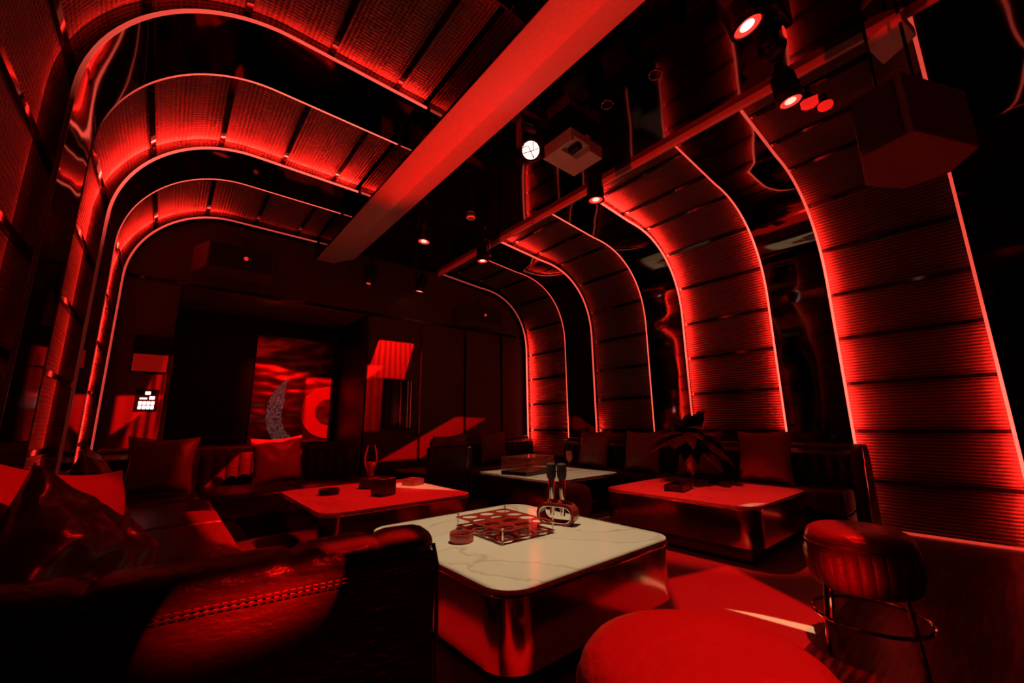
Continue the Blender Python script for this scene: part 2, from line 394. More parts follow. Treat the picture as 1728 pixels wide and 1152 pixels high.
def pillow_bm(w_, h_, t, seed=0, n=22, wrk=1.0):
    """square scatter cushion standing in XZ, thickness along Y, centred; knife edges, pointed corners"""
    bm = nb(); V = [[], []]
    for s in (0, 1):
        for i in range(n+1):
            row = []
            for j in range(n+1):
                u, v = -1+2*i/n, -1+2*j/n
                e = (max(0, 1-u*u)*max(0, 1-v*v))
                th = t/2*e**0.42
                x = w_/2*u*(1-0.13*(1-v*v)*abs(u)**3); z = h_/2*v*(1-0.13*(1-u*u)*abs(v)**3)
                wr = noise.noise(Vector((u*2.2+seed*7.1, v*2.2, s*3.0)))*0.012*wrk*min(1, e*4)+noise.noise(Vector((u*6+seed, v*6, s)))*0.004*wrk*min(1, e*4)
                edge = (i in (0, n) or j in (0, n))
                if edge and s: row.append(V[0][i][j]); continue
                row.append(bm.verts.new((x, (th+wr)*(1 if s else -1) if not edge else 0, z)))
            V[s].append(row)
    for s in (0, 1):
        for i in range(n):
            for j in range(n):
                q = (V[s][i][j], V[s][i+1][j], V[s][i+1][j+1], V[s][i][j+1])
                bm.faces.new(q if s == 0 else q[::-1])
    return bm

def edge_path(w_, h_, n=10):
    o = []
    def P(u, v): return (w_/2*u*(1-0.13*(1-v*v)*abs(u)**3), 0, h_/2*v*(1-0.13*(1-u*u)*abs(v)**3))
    for i in range(n): o.append(P(-1+2*i/n, -1))
    for i in range(n): o.append(P(1, -1+2*i/n))
    for i in range(n): o.append(P(1-2*i/n, 1))
    for i in range(n): o.append(P(-1, 1-2*i/n))
    return o

def cushion(label, loc, face, tilt, m, w_=0.52, t=0.17, spin=0, seed=0, piping=True, group=None, wr=1.0):
    """face = compass angle (deg) the front looks to, tilt back in degrees"""
    t_ = thing('scatter_cushion', label, 'cushion', loc, 0, group)
    Rm = Matrix.Rotation(math.radians(face+90), 3, 'Z') @ Matrix.Rotation(math.radians(-tilt), 3, 'X') @ Matrix.Rotation(math.radians(spin), 3, 'Y')
    off = Vector((0, 0, w_/2*0.97))
    bm = pillow_bm(w_, w_, t, seed, 22 if wr == 1.0 else 44, wr); bmesh.ops.transform(bm, matrix=Matrix.Translation(off) @ Rm.to_4x4(), verts=bm.verts[:])
    obj('cushion_cover', bm, m, t_)
    if piping:
        bm = nb(); tube(bm, edge_path(w_, w_), 0.006, 6, True); bmesh.ops.transform(bm, matrix=Matrix.Translation(off) @ Rm.to_4x4(), verts=bm.verts[:])
        obj('piping', bm, M['cord'], t_)
    return t_

# ------------------------------------------------------------------ room shell
ZC = 3.475
bm = nb(); boxr(bm, -0.9, 5.5, 0.755, 7.3, -0.1, 0); struct(obj('floor', bm, M['stone'], smooth=False))
bm = nb(); boxr(bm, -0.9, 5.5, -3.2, 0.755, -0.1, 0); struct(obj('floor_wood', bm, M['wood'], smooth=False))
bm = nb(); boxr(bm, -0.9, -0.66, -3.2, 7.3, 0, 3.7); struct(obj('wall_left', bm, M['wallblack'], smooth=False))
bm = nb(); boxr(bm, 5.24, 5.5, -3.2, 7.3, 0, 3.7); struct(obj('wall_right', bm, M['wallblack'], smooth=False))
bm = nb(); boxr(bm, -0.66, 5.24, -3.2, -3.0, 0, 3.7); struct(obj('wall_front', bm, M['wallblack'], smooth=False))
bm = nb(); boxr(bm, -0.9, 5.5, -3.2, 7.3, 3.62, 3.75); struct(obj('ceiling', bm, M['wallblack'], smooth=False))
bm = nb(); boxr(bm, 1.84, 3.2, -3.0, 5.75, ZC, 3.6); struct(obj('ceiling_mirror', bm, M['ceilmirror'], smooth=False))
# back wall with its recess
ML = M['flute']
RX0, RX1, RZ, RY = 0.0, 2.09, 2.60, 6.95
def wallpiece(name, x0, x1, z0, z1, m=None, y0=WALLY, y1=WALLY+0.12):
    bm = nb(); boxr(bm, x0, x1, y0, y1, z0, z1); return struct(obj(name, bm, m or ML, smooth=False))
wallpiece('wall_back_left', -0.66, RX0, 0, RZ)
wallpiece('wall_back_right', RX1, 5.24, 0, RZ)
wallpiece('wall_back_header', -0.66, 5.24, RZ+0.02, 3.62)
bm = nb(); boxr(bm, RX0-0.1, RX1+0.1, WALLY+0.12, RY, RZ, RZ+0.1); struct(obj('ceiling_recess', bm, M['valance'], smooth=False))
bm = nb(); boxr(bm, RX0-0.1, RX0, WALLY+0.12, RY, 0, RZ); struct(obj('wall_recess_left', bm, M['wallblack'], smooth=False))
bm = nb(); boxr(bm, RX1, RX1+0.1, WALLY+0.12, RY, 0, RZ); struct(obj('wall_recess_right', bm, M['wallblack'], smooth=False))
bm = nb(); boxr(bm, RX0-0.1, RX1+0.1, RY, RY+0.1, 0, RZ+0.1); struct(obj('wall_recess_back', bm, M['wallblack'], smooth=False))
# trims on the back wall: horizontal header line and upright joints
bm = nb(); boxr(bm, -0.58, 5.2, WALLY-0.015, WALLY, RZ-0.015, RZ+0.02); struct(obj('trim_1', bm, M['blackgloss'], smooth=False))
for i, x in enumerate((2.953, 3.771, 4.55)):
    bm = nb(); boxr(bm, x-0.018, x+0.018, WALLY-0.012, WALLY, 0.0, RZ-0.015); struct(obj('trim_%d' % (i+2), bm, M['blackgloss'], smooth=False))
bm = nb(); boxr(bm, RX0-0.03, RX0, WALLY-0.014, WALLY, 0, RZ-0.015); struct(obj('trim_5', bm, M['blackgloss'], smooth=False))
bm = nb(); boxr(bm, RX1, RX1+0.03, WALLY-0.014, WALLY, 0, RZ-0.015); struct(obj('trim_6', bm, M['blackgloss'], smooth=False))
# ceiling beam (runs the length of the room)
bm = nb()
sec = [(1.34, 3.61), (1.335, 3.24), (1.58, 3.24), (1.585, 3.262), (1.84, 3.37), (1.84, 3.61)]
a = [bm.verts.new((x, -3.0, z)) for x, z in sec]; c = [bm.verts.new((x, WALLY, z)) for x, z in sec]
bm.faces.new(a); bm.faces.new(c[::-1])
for i in range(6): bm.faces.new((a[i], a[(i+1) % 6], c[(i+1) % 6], c[i]))
struct(obj('beam', bm, M['beam'], smooth=False))
bm = nb(); boxr(bm, 1.318, 1.334, -3.0, WALLY, 3.245, 3.6); struct(obj('beam_mirror_face', bm, M['mirror'], smooth=False))
# fascia that ends the right hand arches
bm = nb(); boxr(bm, 3.2, 3.235, -3.0, WALLY, 3.415, 3.61, 0.003, 1); struct(obj('ceiling_fascia', bm, M['beam'], smooth=False))
bm = nb(); boxr(bm, 5.11, 5.24, -3.0, 1.0, 0, 0.012); struct(obj('baseboard_right', bm, M['floor_led'], smooth=False))

# ------------------------------------------------------------------ arches
def ellq(cx, cz, rx, rz, sgn, n=28, p=2.0):
    o = []
    for i in range(n+1):
        a = PI/2*i/n
        o.append((cx+sgn*rx*math.cos(a)**(2/p), cz+rz*math.sin(a)**(2/p)))
    return o
def resample(pts, ds=0.04):
    out = [(0.0, *pts[0])]; acc = 0.0
    L = [0.0]
    for a, b in zip(pts, pts[1:]): L.append(L[-1]+math.hypot(b[0]-a[0], b[1]-a[1]))
    n = int(L[-1]/ds); j = 0; res = []
    for i in range(n+1):
        s = L[-1]*i/n
        while j < len(L)-2 and L[j+1] < s: j += 1
        t = (s-L[j])/max(1e-9, L[j+1]-L[j])
        res.append((s, pts[j][0]+(pts[j+1][0]-pts[j][0])*t, pts[j][1]+(pts[j+1][1]-pts[j][1])*t))
    return res
PROF = {
    'left': resample([(-0.5, 0), (-0.5, 1.3), (-0.5, 2.55)]+ellq(0.35, 2.55, 0.85, 0.89, -1)[1:]+[(0.8, 3.44), (1.31, 3.44)]),
    'right': resample([(5.06, 0), (5.06, 1.3), (5.06, 2.3)]+ellq(4.0, 2.3, 1.06, 1.05, 1, 28, 2.25)[1:]+[(3.6, 3.39), (3.2, 3.43)]),
}
def pt(side, s):
    P = PROF[side]
    s = max(0, min(P[-1][0], s)); k = min(len(P)-2, int(s/P[1][0]))
    a, b = P[k], P[k+1]; t = (s-a[0])/(b[0]-a[0])
    x, z = a[1]+(b[1]-a[1])*t, a[2]+(b[2]-a[2])*t
    A, B = P[max(0, k-1)], P[min(len(P)-1, k+2)]
    tx, tz = B[1]-A[1], B[2]-A[2]; l = math.hypot(tx, tz); tx /= l; tz /= l
    nx, nz = (-tz, tx) if side == 'left' else (tz, -tx)
    return x, z, nx, nz
SLEN = {k: PROF[k][-1][0] for k in PROF}

def slab(bm, side, s0, s1, y0, y1, d0, d1, puff=0.0):
    uvl = bm.loops.layers.uv.get('UVMap') or bm.loops.layers.uv.new('UVMap')
    n = max(1, int(round((s1-s0)/0.045))); ny = 6 if puff else 1
    fr, bk = [], []
    for i in range(n+1):
        s = s0+(s1-s0)*i/n; x, z, nx, nz = pt(side, s); f_, b_ = [], []
        for j in range(ny+1):
            y = y0+(y1-y0)*j/ny
            u, v = 2*i/n-1, 2*j/ny-1
            d = d0-puff*((1-u**6)*(1-v**8)) if puff else d0
            f_.append((bm.verts.new((x+nx*d, y, z+nz*d)), y, s)); b_.append((bm.verts.new((x+nx*d1, y, z+nz*d1)), y, s))
        fr.append(f_); bk.append(b_)
    def face(q):
        f = bm.faces.new([p[0] for p in q])
        for lp, p in zip(f.loops, q): lp[uvl].uv = (p[1], p[2])
    for i in range(n):
        for j in range(ny):
            face((fr[i][j], fr[i+1][j], fr[i+1][j+1], fr[i][j+1])); face((bk[i][j], bk[i][j+1], bk[i+1][j+1], bk[i+1][j]))
        face((fr[i][0], bk[i][0], bk[i+1][0], fr[i+1][0])); face((fr[i][ny], fr[i+1][ny], bk[i+1][ny], bk[i][ny]))
    for i in (0, n):
        for j in range(ny): face((fr[i][j], fr[i][j+1], bk[i][j+1], bk[i][j]))

def lerp_tab(tab, s):
    if s <= tab[0][0]: return tab[0][1]
    for (a, va), (b, vb) in zip(tab, tab[1:]):
        if s <= b: return va+(vb-va)*(s-a)/(b-a)
    return tab[-1][1]

LIP = 0.018
def led(side, y, inw, s0, s1, tab, ctab, parent, org):
    """inw = +1/-1 direction from the rib edge into the bay: a round diffuser on the lip and a cove tape behind it, facing the fabric"""
    bm = nb(); ss = []; pts = []
    n = int((s1-s0)/0.06)
    for i in range(n+1):
        s = s0+(s1-s0)*i/n; x, z, nx, nz = pt(side, s); ss.append(s); pts.append((x+nx*0.006-org[0], y+inw*(LIP+0.008)-org[1], z+nz*0.006-org[2]))
    tube(bm, pts, 0.0125 if side == 'right' else 0.010, 6)
    o = obj('led_strip', bm, M['led'], parent)
    at = o.data.attributes.new('level', 'FLOAT', 'POINT')
    for i in range(len(o.data.vertices)):
        at.data[i].value = lerp_tab(tab, ss[min(i//6, len(ss)-1)])
    if ctab is None: return
    bm = nb(); rows = []
    for s in ss:
        x, z, nx, nz = pt(side, s)
        rows.append([bm.verts.new((x+nx*d-org[0], y+inw*dy-org[1], z+nz*d-org[2])) for d, dy in ((0.0215, 0.002), (0.0215, LIP-0.0035), (0.0195, LIP-0.0035), (0.0195, 0.002))])
    for A, B in zip(rows, rows[1:]):
        for k in range(4): bm.faces.new((A[k], A[(k+1) % 4], B[(k+1) % 4], B[k]))
    o = obj('cove_tape', bm, M['cove'], parent, smooth=False)
    at = o.data.attributes.new('level', 'FLOAT', 'POINT')
    for i in range(len(o.data.vertices)):
        at.data[i].value = lerp_tab(ctab, ss[min(i//4, len(ss)-1)])

def bay(side, y0, y1, label, seams, tab0, tab1, smin, c0=None, c1=None):
    x, z, _, _ = pt(side, 0)
    org = (x, (y0+y1)/2, 0)
    t = thing('arched_wall_panel', label, 'wall panel', org, 0, side+' arched panels')
    cuts = [0.0]+[s for s in seams if 0.05 < s < SLEN[side]-0.1]+[SLEN[side]]
    fab = M['mesh_fabric'] if side == 'left' else M['pleat_fabric']
    for a, b in zip(cuts, cuts[1:]):
        bm = nb(); slab(bm, side, a+0.014, b-0.014, y0+0.004, y1-0.004, 0.095, 0.13, 0.012)
        bmesh.ops.translate(bm, vec=[-v for v in org], verts=bm.verts[:])
        obj('fabric_pad', bm, fab, t)
    for s in cuts[1:-1]:
        bm = nb(); slab(bm, side, s-0.017, s+0.017, y0+0.003, y1-0.003, 0.076, 0.131)
        bmesh.ops.translate(bm, vec=[-v for v in org], verts=bm.verts[:])
        obj('divider', bm, M['blackgloss'], t, smooth=False)
    led(side, y0, 1, smin, SLEN[side]-0.01, tab0, c0, t, org)
    led(side, y1, -1, smin, SLEN[side]-0.01, tab1, c1, t, org)
    return t

def rib(side, y0, y1, label):
    x, z, _, _ = pt(side, 0); org = (x, (y0+y1)/2, 0)
    bm = nb(); slab(bm, side, 0, SLEN[side], y0-LIP, y1+LIP, 0.0, 0.018); slab(bm, side, 0, SLEN[side], y0, y1, 0.018, 0.131)
    slab(bm, side, 0, SLEN[side], y0-LIP, y0-LIP+0.003, 0.018, 0.0218); slab(bm, side, 0, SLEN[side], y1+LIP-0.003, y1+LIP, 0.018, 0.0218)
    bmesh.ops.translate(bm, vec=[-v for v in org], verts=bm.verts[:])
    o = obj('mirror_rib', bm, M['mirror'], None, angle=30); o.location = org
    return tag(o, label, 'mirror panel', side+' mirror ribs')

YS = [-0.02, 1.02, 1.52, 2.585, 3.07, 4.10, 4.62, 5.66]
rs = [0.43+0.455*k for k in range(11)]
ls = [0.40+0.47*k for k in range(10)]
OFF = [(0, 0.0), (9, 0.0)]
# per bay: (near strip, far strip, near cove, far cove); levels run from the floor up and over to the ceiling end
right_tabs = [
    ([(0, 1), (1.3, .9), (2.0, .3), (4.8, .2)], [(0, 1), (2.6, 1), (3.1, .5), (3.6, .3), (4.8, .22)], [(0, .7), (1.2, .6), (1.8, .06), (2.4, 0), (9, 0)], [(0, .02), (.5, .1), (.9, .6), (2.4, .75), (2.9, .3), (3.4, .02), (9, .0)]),
    ([(0, 1), (3.0, 1), (3.5, .5), (4.8, .3)], [(0, .3), (1.3, .4), (2.0, .8), (3.2, .9), (4.8, 1)], [(0, .6), (2.9, .8), (3.3, .2), (3.8, .05), (9, .05)], [(0, .05), (1.2, .15), (1.8, .4), (2.8, .8), (3.6, .7), (4.2, 1.2), (4.8, 1.3)]),
    ([(0, .35), (1.6, .55), (2.4, .45), (3.2, .6), (4.8, .75)], [(0, .5), (1.5, .35), (2.5, .3), (4.8, .55)], [(0, .0), (2.0, .02), (3.0, .2), (4.0, .1), (9, .1)], [(0, .45), (.85, .4), (1.15, .02), (3.6, .02), (4.2, .4), (4.8, .7)]),
    ([(0, .9), (1.2, .7), (1.7, .35), (3.0, .3), (4.8, .25)], [(0, 1), (2.0, 1), (2.5, .4), (2.9, .14), (4.8, .1)], [(0, .6), (1.2, .5), (1.5, .05), (9, 0)], [(0, .9), (2.2, .9), (2.55, .3), (2.8, 0), (9, 0)]),
]
rl = ['right arch panel nearest the camera, running down to the floor by the wood', 'right arch panel behind the palm plant, both edges glowing red', 'right arch panel left of the palm plant, mostly dark', 'narrowest right arch panel beside the back wall, glowing at lower left']
Z0 = [(0, 0.0), (9, 0.0)]
bay('right', -1.56, -0.52, 'dark right arch panel at the right edge, beyond the hanging speaker', rs, [(0, .1), (9, .1)], [(0, .5), (2, .4), (9, .3)], 0.02)
for i in range(4):
    T = right_tabs[i]
    bay('right', YS[2*i], YS[2*i+1], rl[i], rs, T[0], T[1], 0.03 if i == 0 else 0.72, T[2], T[3])
rib('right', -0.52, -0.02, 'black mirror rib at the far right behind the hanging speaker')
rib('right', YS[1], YS[2], 'black mirror rib above the end of the right sofa')
rib('right', YS[3], YS[4], 'black mirror rib above the palm plant')
rib('right', YS[5], YS[6], 'farthest black mirror rib of the right wall')
left_tabs = [
    (Z0, [(0, .0), (2.5, .0), (2.8, .2), (3.4, .3), (4.2, .35), (5, .5)], [(0, .25), (2.2, .22), (3.0, .04), (9, 0)], [(0, .0), (2, .02), (3.0, .05), (3.8, .06), (4.5, .15), (5, .3)]),
    ([(0, .0), (2.7, .0), (3.2, .35), (4.0, .8), (5.0, .9)], [(0, .01), (2.3, .02), (2.9, .55), (5.0, .7)], [(0, .06), (2.0, .1), (3.0, .03), (9, 0)], [(0, .04), (2.2, .08), (2.6, .5), (2.9, 1), (3.6, 1), (4.2, .8), (5.0, 1)]),
    ([(0, .01), (2.3, .03), (2.9, .55), (5.0, .6)], [(0, .14), (2.5, .16), (3.6, .4), (3.9, .2), (5.0, .16)], [(0, .0), (9, 0)], [(0, 1), (2.5, 1), (3.4, .7), (3.75, .35), (3.95, .02), (9, 0)]),
]
bay('left', -0.02, 1.02, 'left mesh arch panel directly overhead, nearest the camera', ls, Z0, Z0, 0.5)
ll = ['left mesh arch panel at the upper left edge, dimly lit', 'brightest left mesh arch panel, red glow along its far edge', 'farthest left mesh arch panel, beside the back wall']
for i in range(3):
    T = left_tabs[i]
    bay('left', YS[2*i+2], YS[2*i+3], ll[i], ls, T[0], T[1], 0.5, T[2], T[3])
rib('left', YS[1], YS[2], 'black mirror rib at the left, nearest the camera')
rib('left', YS[3], YS[4], 'black mirror rib between the two nearer left mesh panels')
rib('left', YS[5], YS[6], 'farthest black mirror rib of the left wall')
rib('left', YS[7], 5.73, 'narrow black end strip where the left arch meets the back wall')
rib('right', YS[7], 5.73, 'narrow black end strip where the right arch meets the back wall')

# ------------------------------------------------------------------ tables
def table(cx, cy, w_, d, label, h=0.41):
    t = thing('coffee_table', label, 'table', (cx, cy, 0), 0, 'marble topped club tables')
    bm = nb(); prism(bm, rrect(w_, d, 0.14, 10), h-0.018, h)
    obj('marble_top', bm, M['marble'], t)
    bm = nb(); prism(bm, rrect(w_-0.012, d-0.012, 0.135, 10), 0.133, h-0.019)
    sk = obj('steel_skirt', bm, M['steel'], t)
    bm = nb()
    ring = [(x, y, h-0.022) for x, y in rrect(w_+0.004, d+0.004, 0.142, 10)]; tube(bm, ring, 0.006, 6, True)
    obj('edge_trim', bm, M['chrome'], t)
    bm = nb(); boxr(bm, -w_/2+0.12, w_/2-0.12, -d/2+0.1, d/2-0.1, 0, 0.134, 0.004, 1)
    obj('plinth', bm, M['blackgloss'], t, smooth=False)
    return t
table(1.555, 1.875, 1.15, 1.30, 'front marble table lit pale tan, carrying the glass rack and microphones')
table(3.74, 1.87, 1.16, 1.30, 'red lit marble table at the right, carrying the vase of leaves')
table(1.52, 3.80, 1.25, 1.42, 'red lit marble table at the left, carrying the black cube box')
table(3.70, 3.80, 1.16, 1.40, 'pale marble table at the back, carrying the clear acrylic box')

# ------------------------------------------------------------------ sofas
def channels(x0, x1, z0, z1, y, depth, nch, lean=0.0):
    """channel tufted panel in XZ, bulging towards -Y, with thickness depth"""
    bm = nb(); nz = 8; nx = nch*8; fr, bk = [], []
    for i in range(nx+1):
        u = i/nx; x = x0+(x1-x0)*u; ch = abs(math.sin(PI*u*nch))**0.6
        f_, b_ = [], []
        for k in range(nz+1):
            v = k/nz; z = z0+(z1-z0)*v
            top = (1-max(0, (v-0.8)/0.2)**2)**0.5
            yy = y-0.022*ch*top-0.0+0.06*(1-top)+lean*v
            f_.append(bm.verts.new((x, yy, z))); b_.append(bm.verts.new((x, y+depth+lean*v, z)))
        fr.append(f_); bk.append(b_)
    for i in range(nx):
        for k in range(nz):
            bm.faces.new((fr[i][k], fr[i+1][k], fr[i+1][k+1], fr[i][k+1])); bm.faces.new((bk[i][k], bk[i][k+1], bk[i+1][k+1], bk[i+1][k]))
        bm.faces.new((fr[i][nz], fr[i+1][nz], bk[i+1][nz], bk[i][nz])); bm.faces.new((fr[i][0], bk[i][0], bk[i+1][0], fr[i+1][0]))
    for i in (0, nx):
        for k in range(nz): bm.faces.new((fr[i][k], fr[i][k+1], bk[i][k+1], bk[i][k]))
    return bm

def sofa(label, loc, rotz, length, depth=0.95, top=0.76, arms=(False, False), nseat=3, mt='leather'):
    """seat faces -Y, back along +Y; x from 0 to length, y from 0 to depth"""
    t = thing('leather_sofa', label, 'sofa', loc, rotz, 'dark leather club sofas')
    a0 = 0.26 if arms[0] else 0; a1 = 0.26 if arms[1] else 0
    bm = nb(); boxr(bm, 0.02, length-0.02, 0.06, depth-0.01, 0.0, 0.2, 0.01, 1); obj('base', bm, M['blackgloss'], t)
    w_ = (length-a0-a1)/nseat
    for i in range(nseat):
        bm = nb(); boxr(bm, a0+i*w_+0.004, a0+(i+1)*w_-0.004, 0.0, depth-0.26, 0.2, 0.41, 0.045, 4); obj('seat_cushion', bm, M[mt], t)
        bm = channels(a0+i*w_+0.003, a0+(i+1)*w_-0.003, 0.39, top-0.035, depth-0.24, 0.14, max(3, int(w_/0.11)))
        obj('back_cushion', bm, M[mt], t)
    bm = nb(); boxr(bm, 0, length, depth-0.1, depth, 0.1, top-0.03, 0.01, 1); obj('back_frame', bm, M[mt], t)
    bm = nb()
    pts = [(x, depth-0.075, top-0.035) for x in [0.0+length*i/24 for i in range(25)]]
    tube(bm, pts, [0.055+0.003*math.sin(i*2.3) for i in range(25)], 10); obj('top_roll', bm, M[mt], t)
    for k, on_ in enumerate(arms):
        if not on_: continue
        x0 = 0 if k == 0 else length-0.25
        bm = nb(); boxr(bm, x0, x0+0.25, -0.01, depth-0.03, 0.03, top-0.02, 0.035, 4); ar = obj('armrest', bm, M[mt], t)
        bm = nb(); tube(bm, [(x0+0.012, -0.014, 0.06)]+arc((x0+0.05, -0.014, top-0.075), 0.04, 180, 90, 5)+arc((x0+0.20, -0.014, top-0.075), 0.04, 90, 0, 5)+[(x0+0.238, -0.014, 0.06)], 0.006, 6)
        obj('chrome_piping', bm, M['chrome'], ar)
    return t

# left wall sofa, seat faces +X
sofa('long dark leather sofa along the left wall under the mesh panels', (0.38, 1.28, 0), PI/2, 3.20, depth=0.86, top=0.74, nseat=3)
# back wall sofa, seat faces -Y (camera)
sofa('dark leather sofa against the back wall below the moon panel', (-0.46, 4.56, 0), 0, 2.36, depth=1.12, top=0.80, nseat=3)
sofa('dark leather corner sofa against the back wall, behind the acrylic box', (3.10, 4.72, 0), 0, 1.9, depth=0.96, top=0.78, nseat=2)
t = thing('sofa_end_panel', 'padded sofa end block with chrome piping, left of the acrylic box', 'sofa end', (2.79, 4.58, 0))
bm = nb(); boxr(bm, -0.29, 0.29, -0.08, 0.08, 0.02, 0.735, 0.03, 4); obj('padding', bm, M['leather'], t)
bm = nb(); tube(bm, [(0.20, -0.088, 0.03)]+arc((0.235, -0.088, 0.685), 0.035, 180, 90, 5)+arc((0.24, -0.088, 0.685), 0.035, 90, 0, 5)+[(0.275, -0.088, 0.03)], 0.005, 6); obj('chrome_piping', bm, M['chrome'], t)
t = thing('bench_seat', 'low dark leather bench seat behind the padded end block', 'bench', (2.79, 5.15, 0))
bm = nb(); boxr(bm, -0.29, 0.29, -0.48, 0.50, 0.2, 0.41, 0.045, 4); obj('seat_cushion', bm, M['leather'], t)
bm = nb(); boxr(bm, -0.27, 0.27, -0.46, 0.48, 0.0, 0.21, 0.01, 1); obj('base', bm, M['blackgloss'], t)
sofa('long dark leather sofa along the right wall behind the palm plant', (4.40, 4.53, 0), -PI/2, 3.54, depth=0.63, top=0.76, arms=(False, False), nseat=4)
# end panel of the right sofa
t = thing('sofa_end_panel', 'tall padded sofa end panel with chrome piping, behind the pleated stool', 'sofa end', (4.72, 0.93, 0))
bm = nb()
sec = [(-0.18, 0), (0.25, 0), (0.25, 0.70), (0.20, 0.775), (0.0, 0.775), (-0.06, 0.74)]
a = [bm.verts.new((x, -0.05, z)) for x, z in sec]; c = [bm.verts.new((x, 0.04, z)) for x, z in sec]
bm.faces.new(a); bm.faces.new(c[::-1])
for i in range(6): bm.faces.new((a[i], a[(i+1) % 6], c[(i+1) % 6], c[i]))
bmesh.ops.bevel(bm, geom=bm.edges[:], offset=0.02, segments=3, affect='EDGES', profile=0.5)
obj('padding', bm, M['leather'], t)
bm = nb(); tube(bm, [(-0.16, -0.056, 0.02), (-0.05, -0.056, 0.73), (0.0, -0.05, 0.775), (0.0, 0.03, 0.782)], 0.005, 6); obj('chrome_piping', bm, M['chrome'], t)

# near sofa: its back turned to the camera
t = thing('leather_sofa', 'near dark leather sofa backrest, stitched outer side towards the camera', 'sofa', (0.05, 1.07, 0), math.radians(-7))
bm = nb()
nx, nz = 60, 26; G = []
for i in range(nx+1):
    row = []
    x = -0.535+1.055*i/nx
    for k in range(nz+1):
        z = 0.02+0.665*k/nz
        d = noise.noise(Vector((x*3, z*3, 1)))*0.012+noise.noise(Vector((x*9, z*9, 4)))*0.004
        row.append(bm.verts.new((x, -0.02+d, z)))
    G.append(row)
B = [[bm.verts.new((-0.535+1.055*i/nx, 0.12, 0.02+0.665*k/nz)) for k in (0, nz)] for i in range(nx+1)]
for i in range(nx):
    for k in range(nz): bm.faces.new((G[i][k], G[i+1][k], G[i+1][k+1], G[i][k+1]))
    bm.faces.new((B[i][0], B[i][1], B[i+1][1], B[i+1][0])); bm.faces.new((G[i][nz], G[i+1][nz], B[i+1][1], B[i][1]))
for i in (0, nx): bm.faces.new([G[i][k] for k in range(nz+1)]+[B[i][1], B[i][0]])
obj('back_panel', bm, M['leather'], t)
bm = nb(); pts = []; rad = []
for i in range(61):
    u = i/60; x = -0.53+1.055*u
    cr = sum(math.exp(-((x-c_)/0.018)**2) for c_ in (-0.13, 0.20, 0.385))
    pts.append((x, 0.055-0.003*cr, 0.694-0.006*cr+0.004*math.sin(u*9))); rad.append(0.043-0.007*cr)
rad[0] *= 0.6; rad[-1] *= 0.6; rad[-2] *= 0.88
rg = tube(bm, pts, rad, 16)
for ring in rg:
    for v in ring: v.co.y = 0.055+(v.co.y-0.055)*1.7
obj('top_roll', bm, M['leather'], t)
for z in (0.660, 0.668):
    bm = nb()
    for i in range(70):
        x = -0.5+i*0.0145
        tube(bm, [(x, -0.030, z), (x+0.009, -0.030, z)], 0.0012, 5)
    obj('stitching', bm, M['cord'], t)
bm = nb(); tube(bm, [(0.522, -0.03, 0.02), (0.522, -0.03, 0.655), (0.522, 0.0, 0.70)], 0.005, 6); obj('piping', bm, M['cord'], t)

# ------------------------------------------------------------------ cushions
cushion('large crumpled black leather cushion at the lower left, nearest the camera', (-0.12, 1.47, 0.41), -28, 18, M['leather_black'], 0.45, 0.18, 38, 1, False, wr=3.0)
cushion('bright red satin cushion behind the large black leather cushion', (-0.17, 1.68, 0.41), -26, 16, M['satin_red'], 0.52, 0.10, 10, 2, False)
cushion('dark leather cushion with red piping behind the red satin one', (-0.14, 2.20, 0.41), 4, 16, M['leather'], 0.54, 0.14, 0, 3)
cushion('dark red cushion on the back sofa, under the lit sign', (0.02, 5.10, 0.41), -90, 14, M['velvet'], 0.53, 0.17, 2, 4)
cushion('dark red cushion on the back sofa, below the moon panel', (0.98, 5.12, 0.41), -88, 14, M['velvet'], 0.50, 0.17, -3, 5)
cushion('red cushion standing behind the padded end block', (2.98, 4.84, 0.41), -100, 6, M['velvet'], 0.47, 0.16, -5, 6)
cushion('red cushion behind the clear acrylic box', (3.98, 5.25, 0.41), -92, 12, M['velvet'], 0.50, 0.16, 2, 7)
for i, (y, lab) in enumerate(((3.70, 'dark cushion on the right sofa, farthest from the stools'), (2.95, 'dark cushion on the right sofa left of the vase'), (2.25, 'dark cushion on the right sofa just behind the vase'), (1.60, 'dark cushion on the right sofa nearest its end panel'))):
    cushion(lab, (4.52, y, 0.41), 180, 14, M['velvet'], 0.50, 0.17, 0, 8+i)

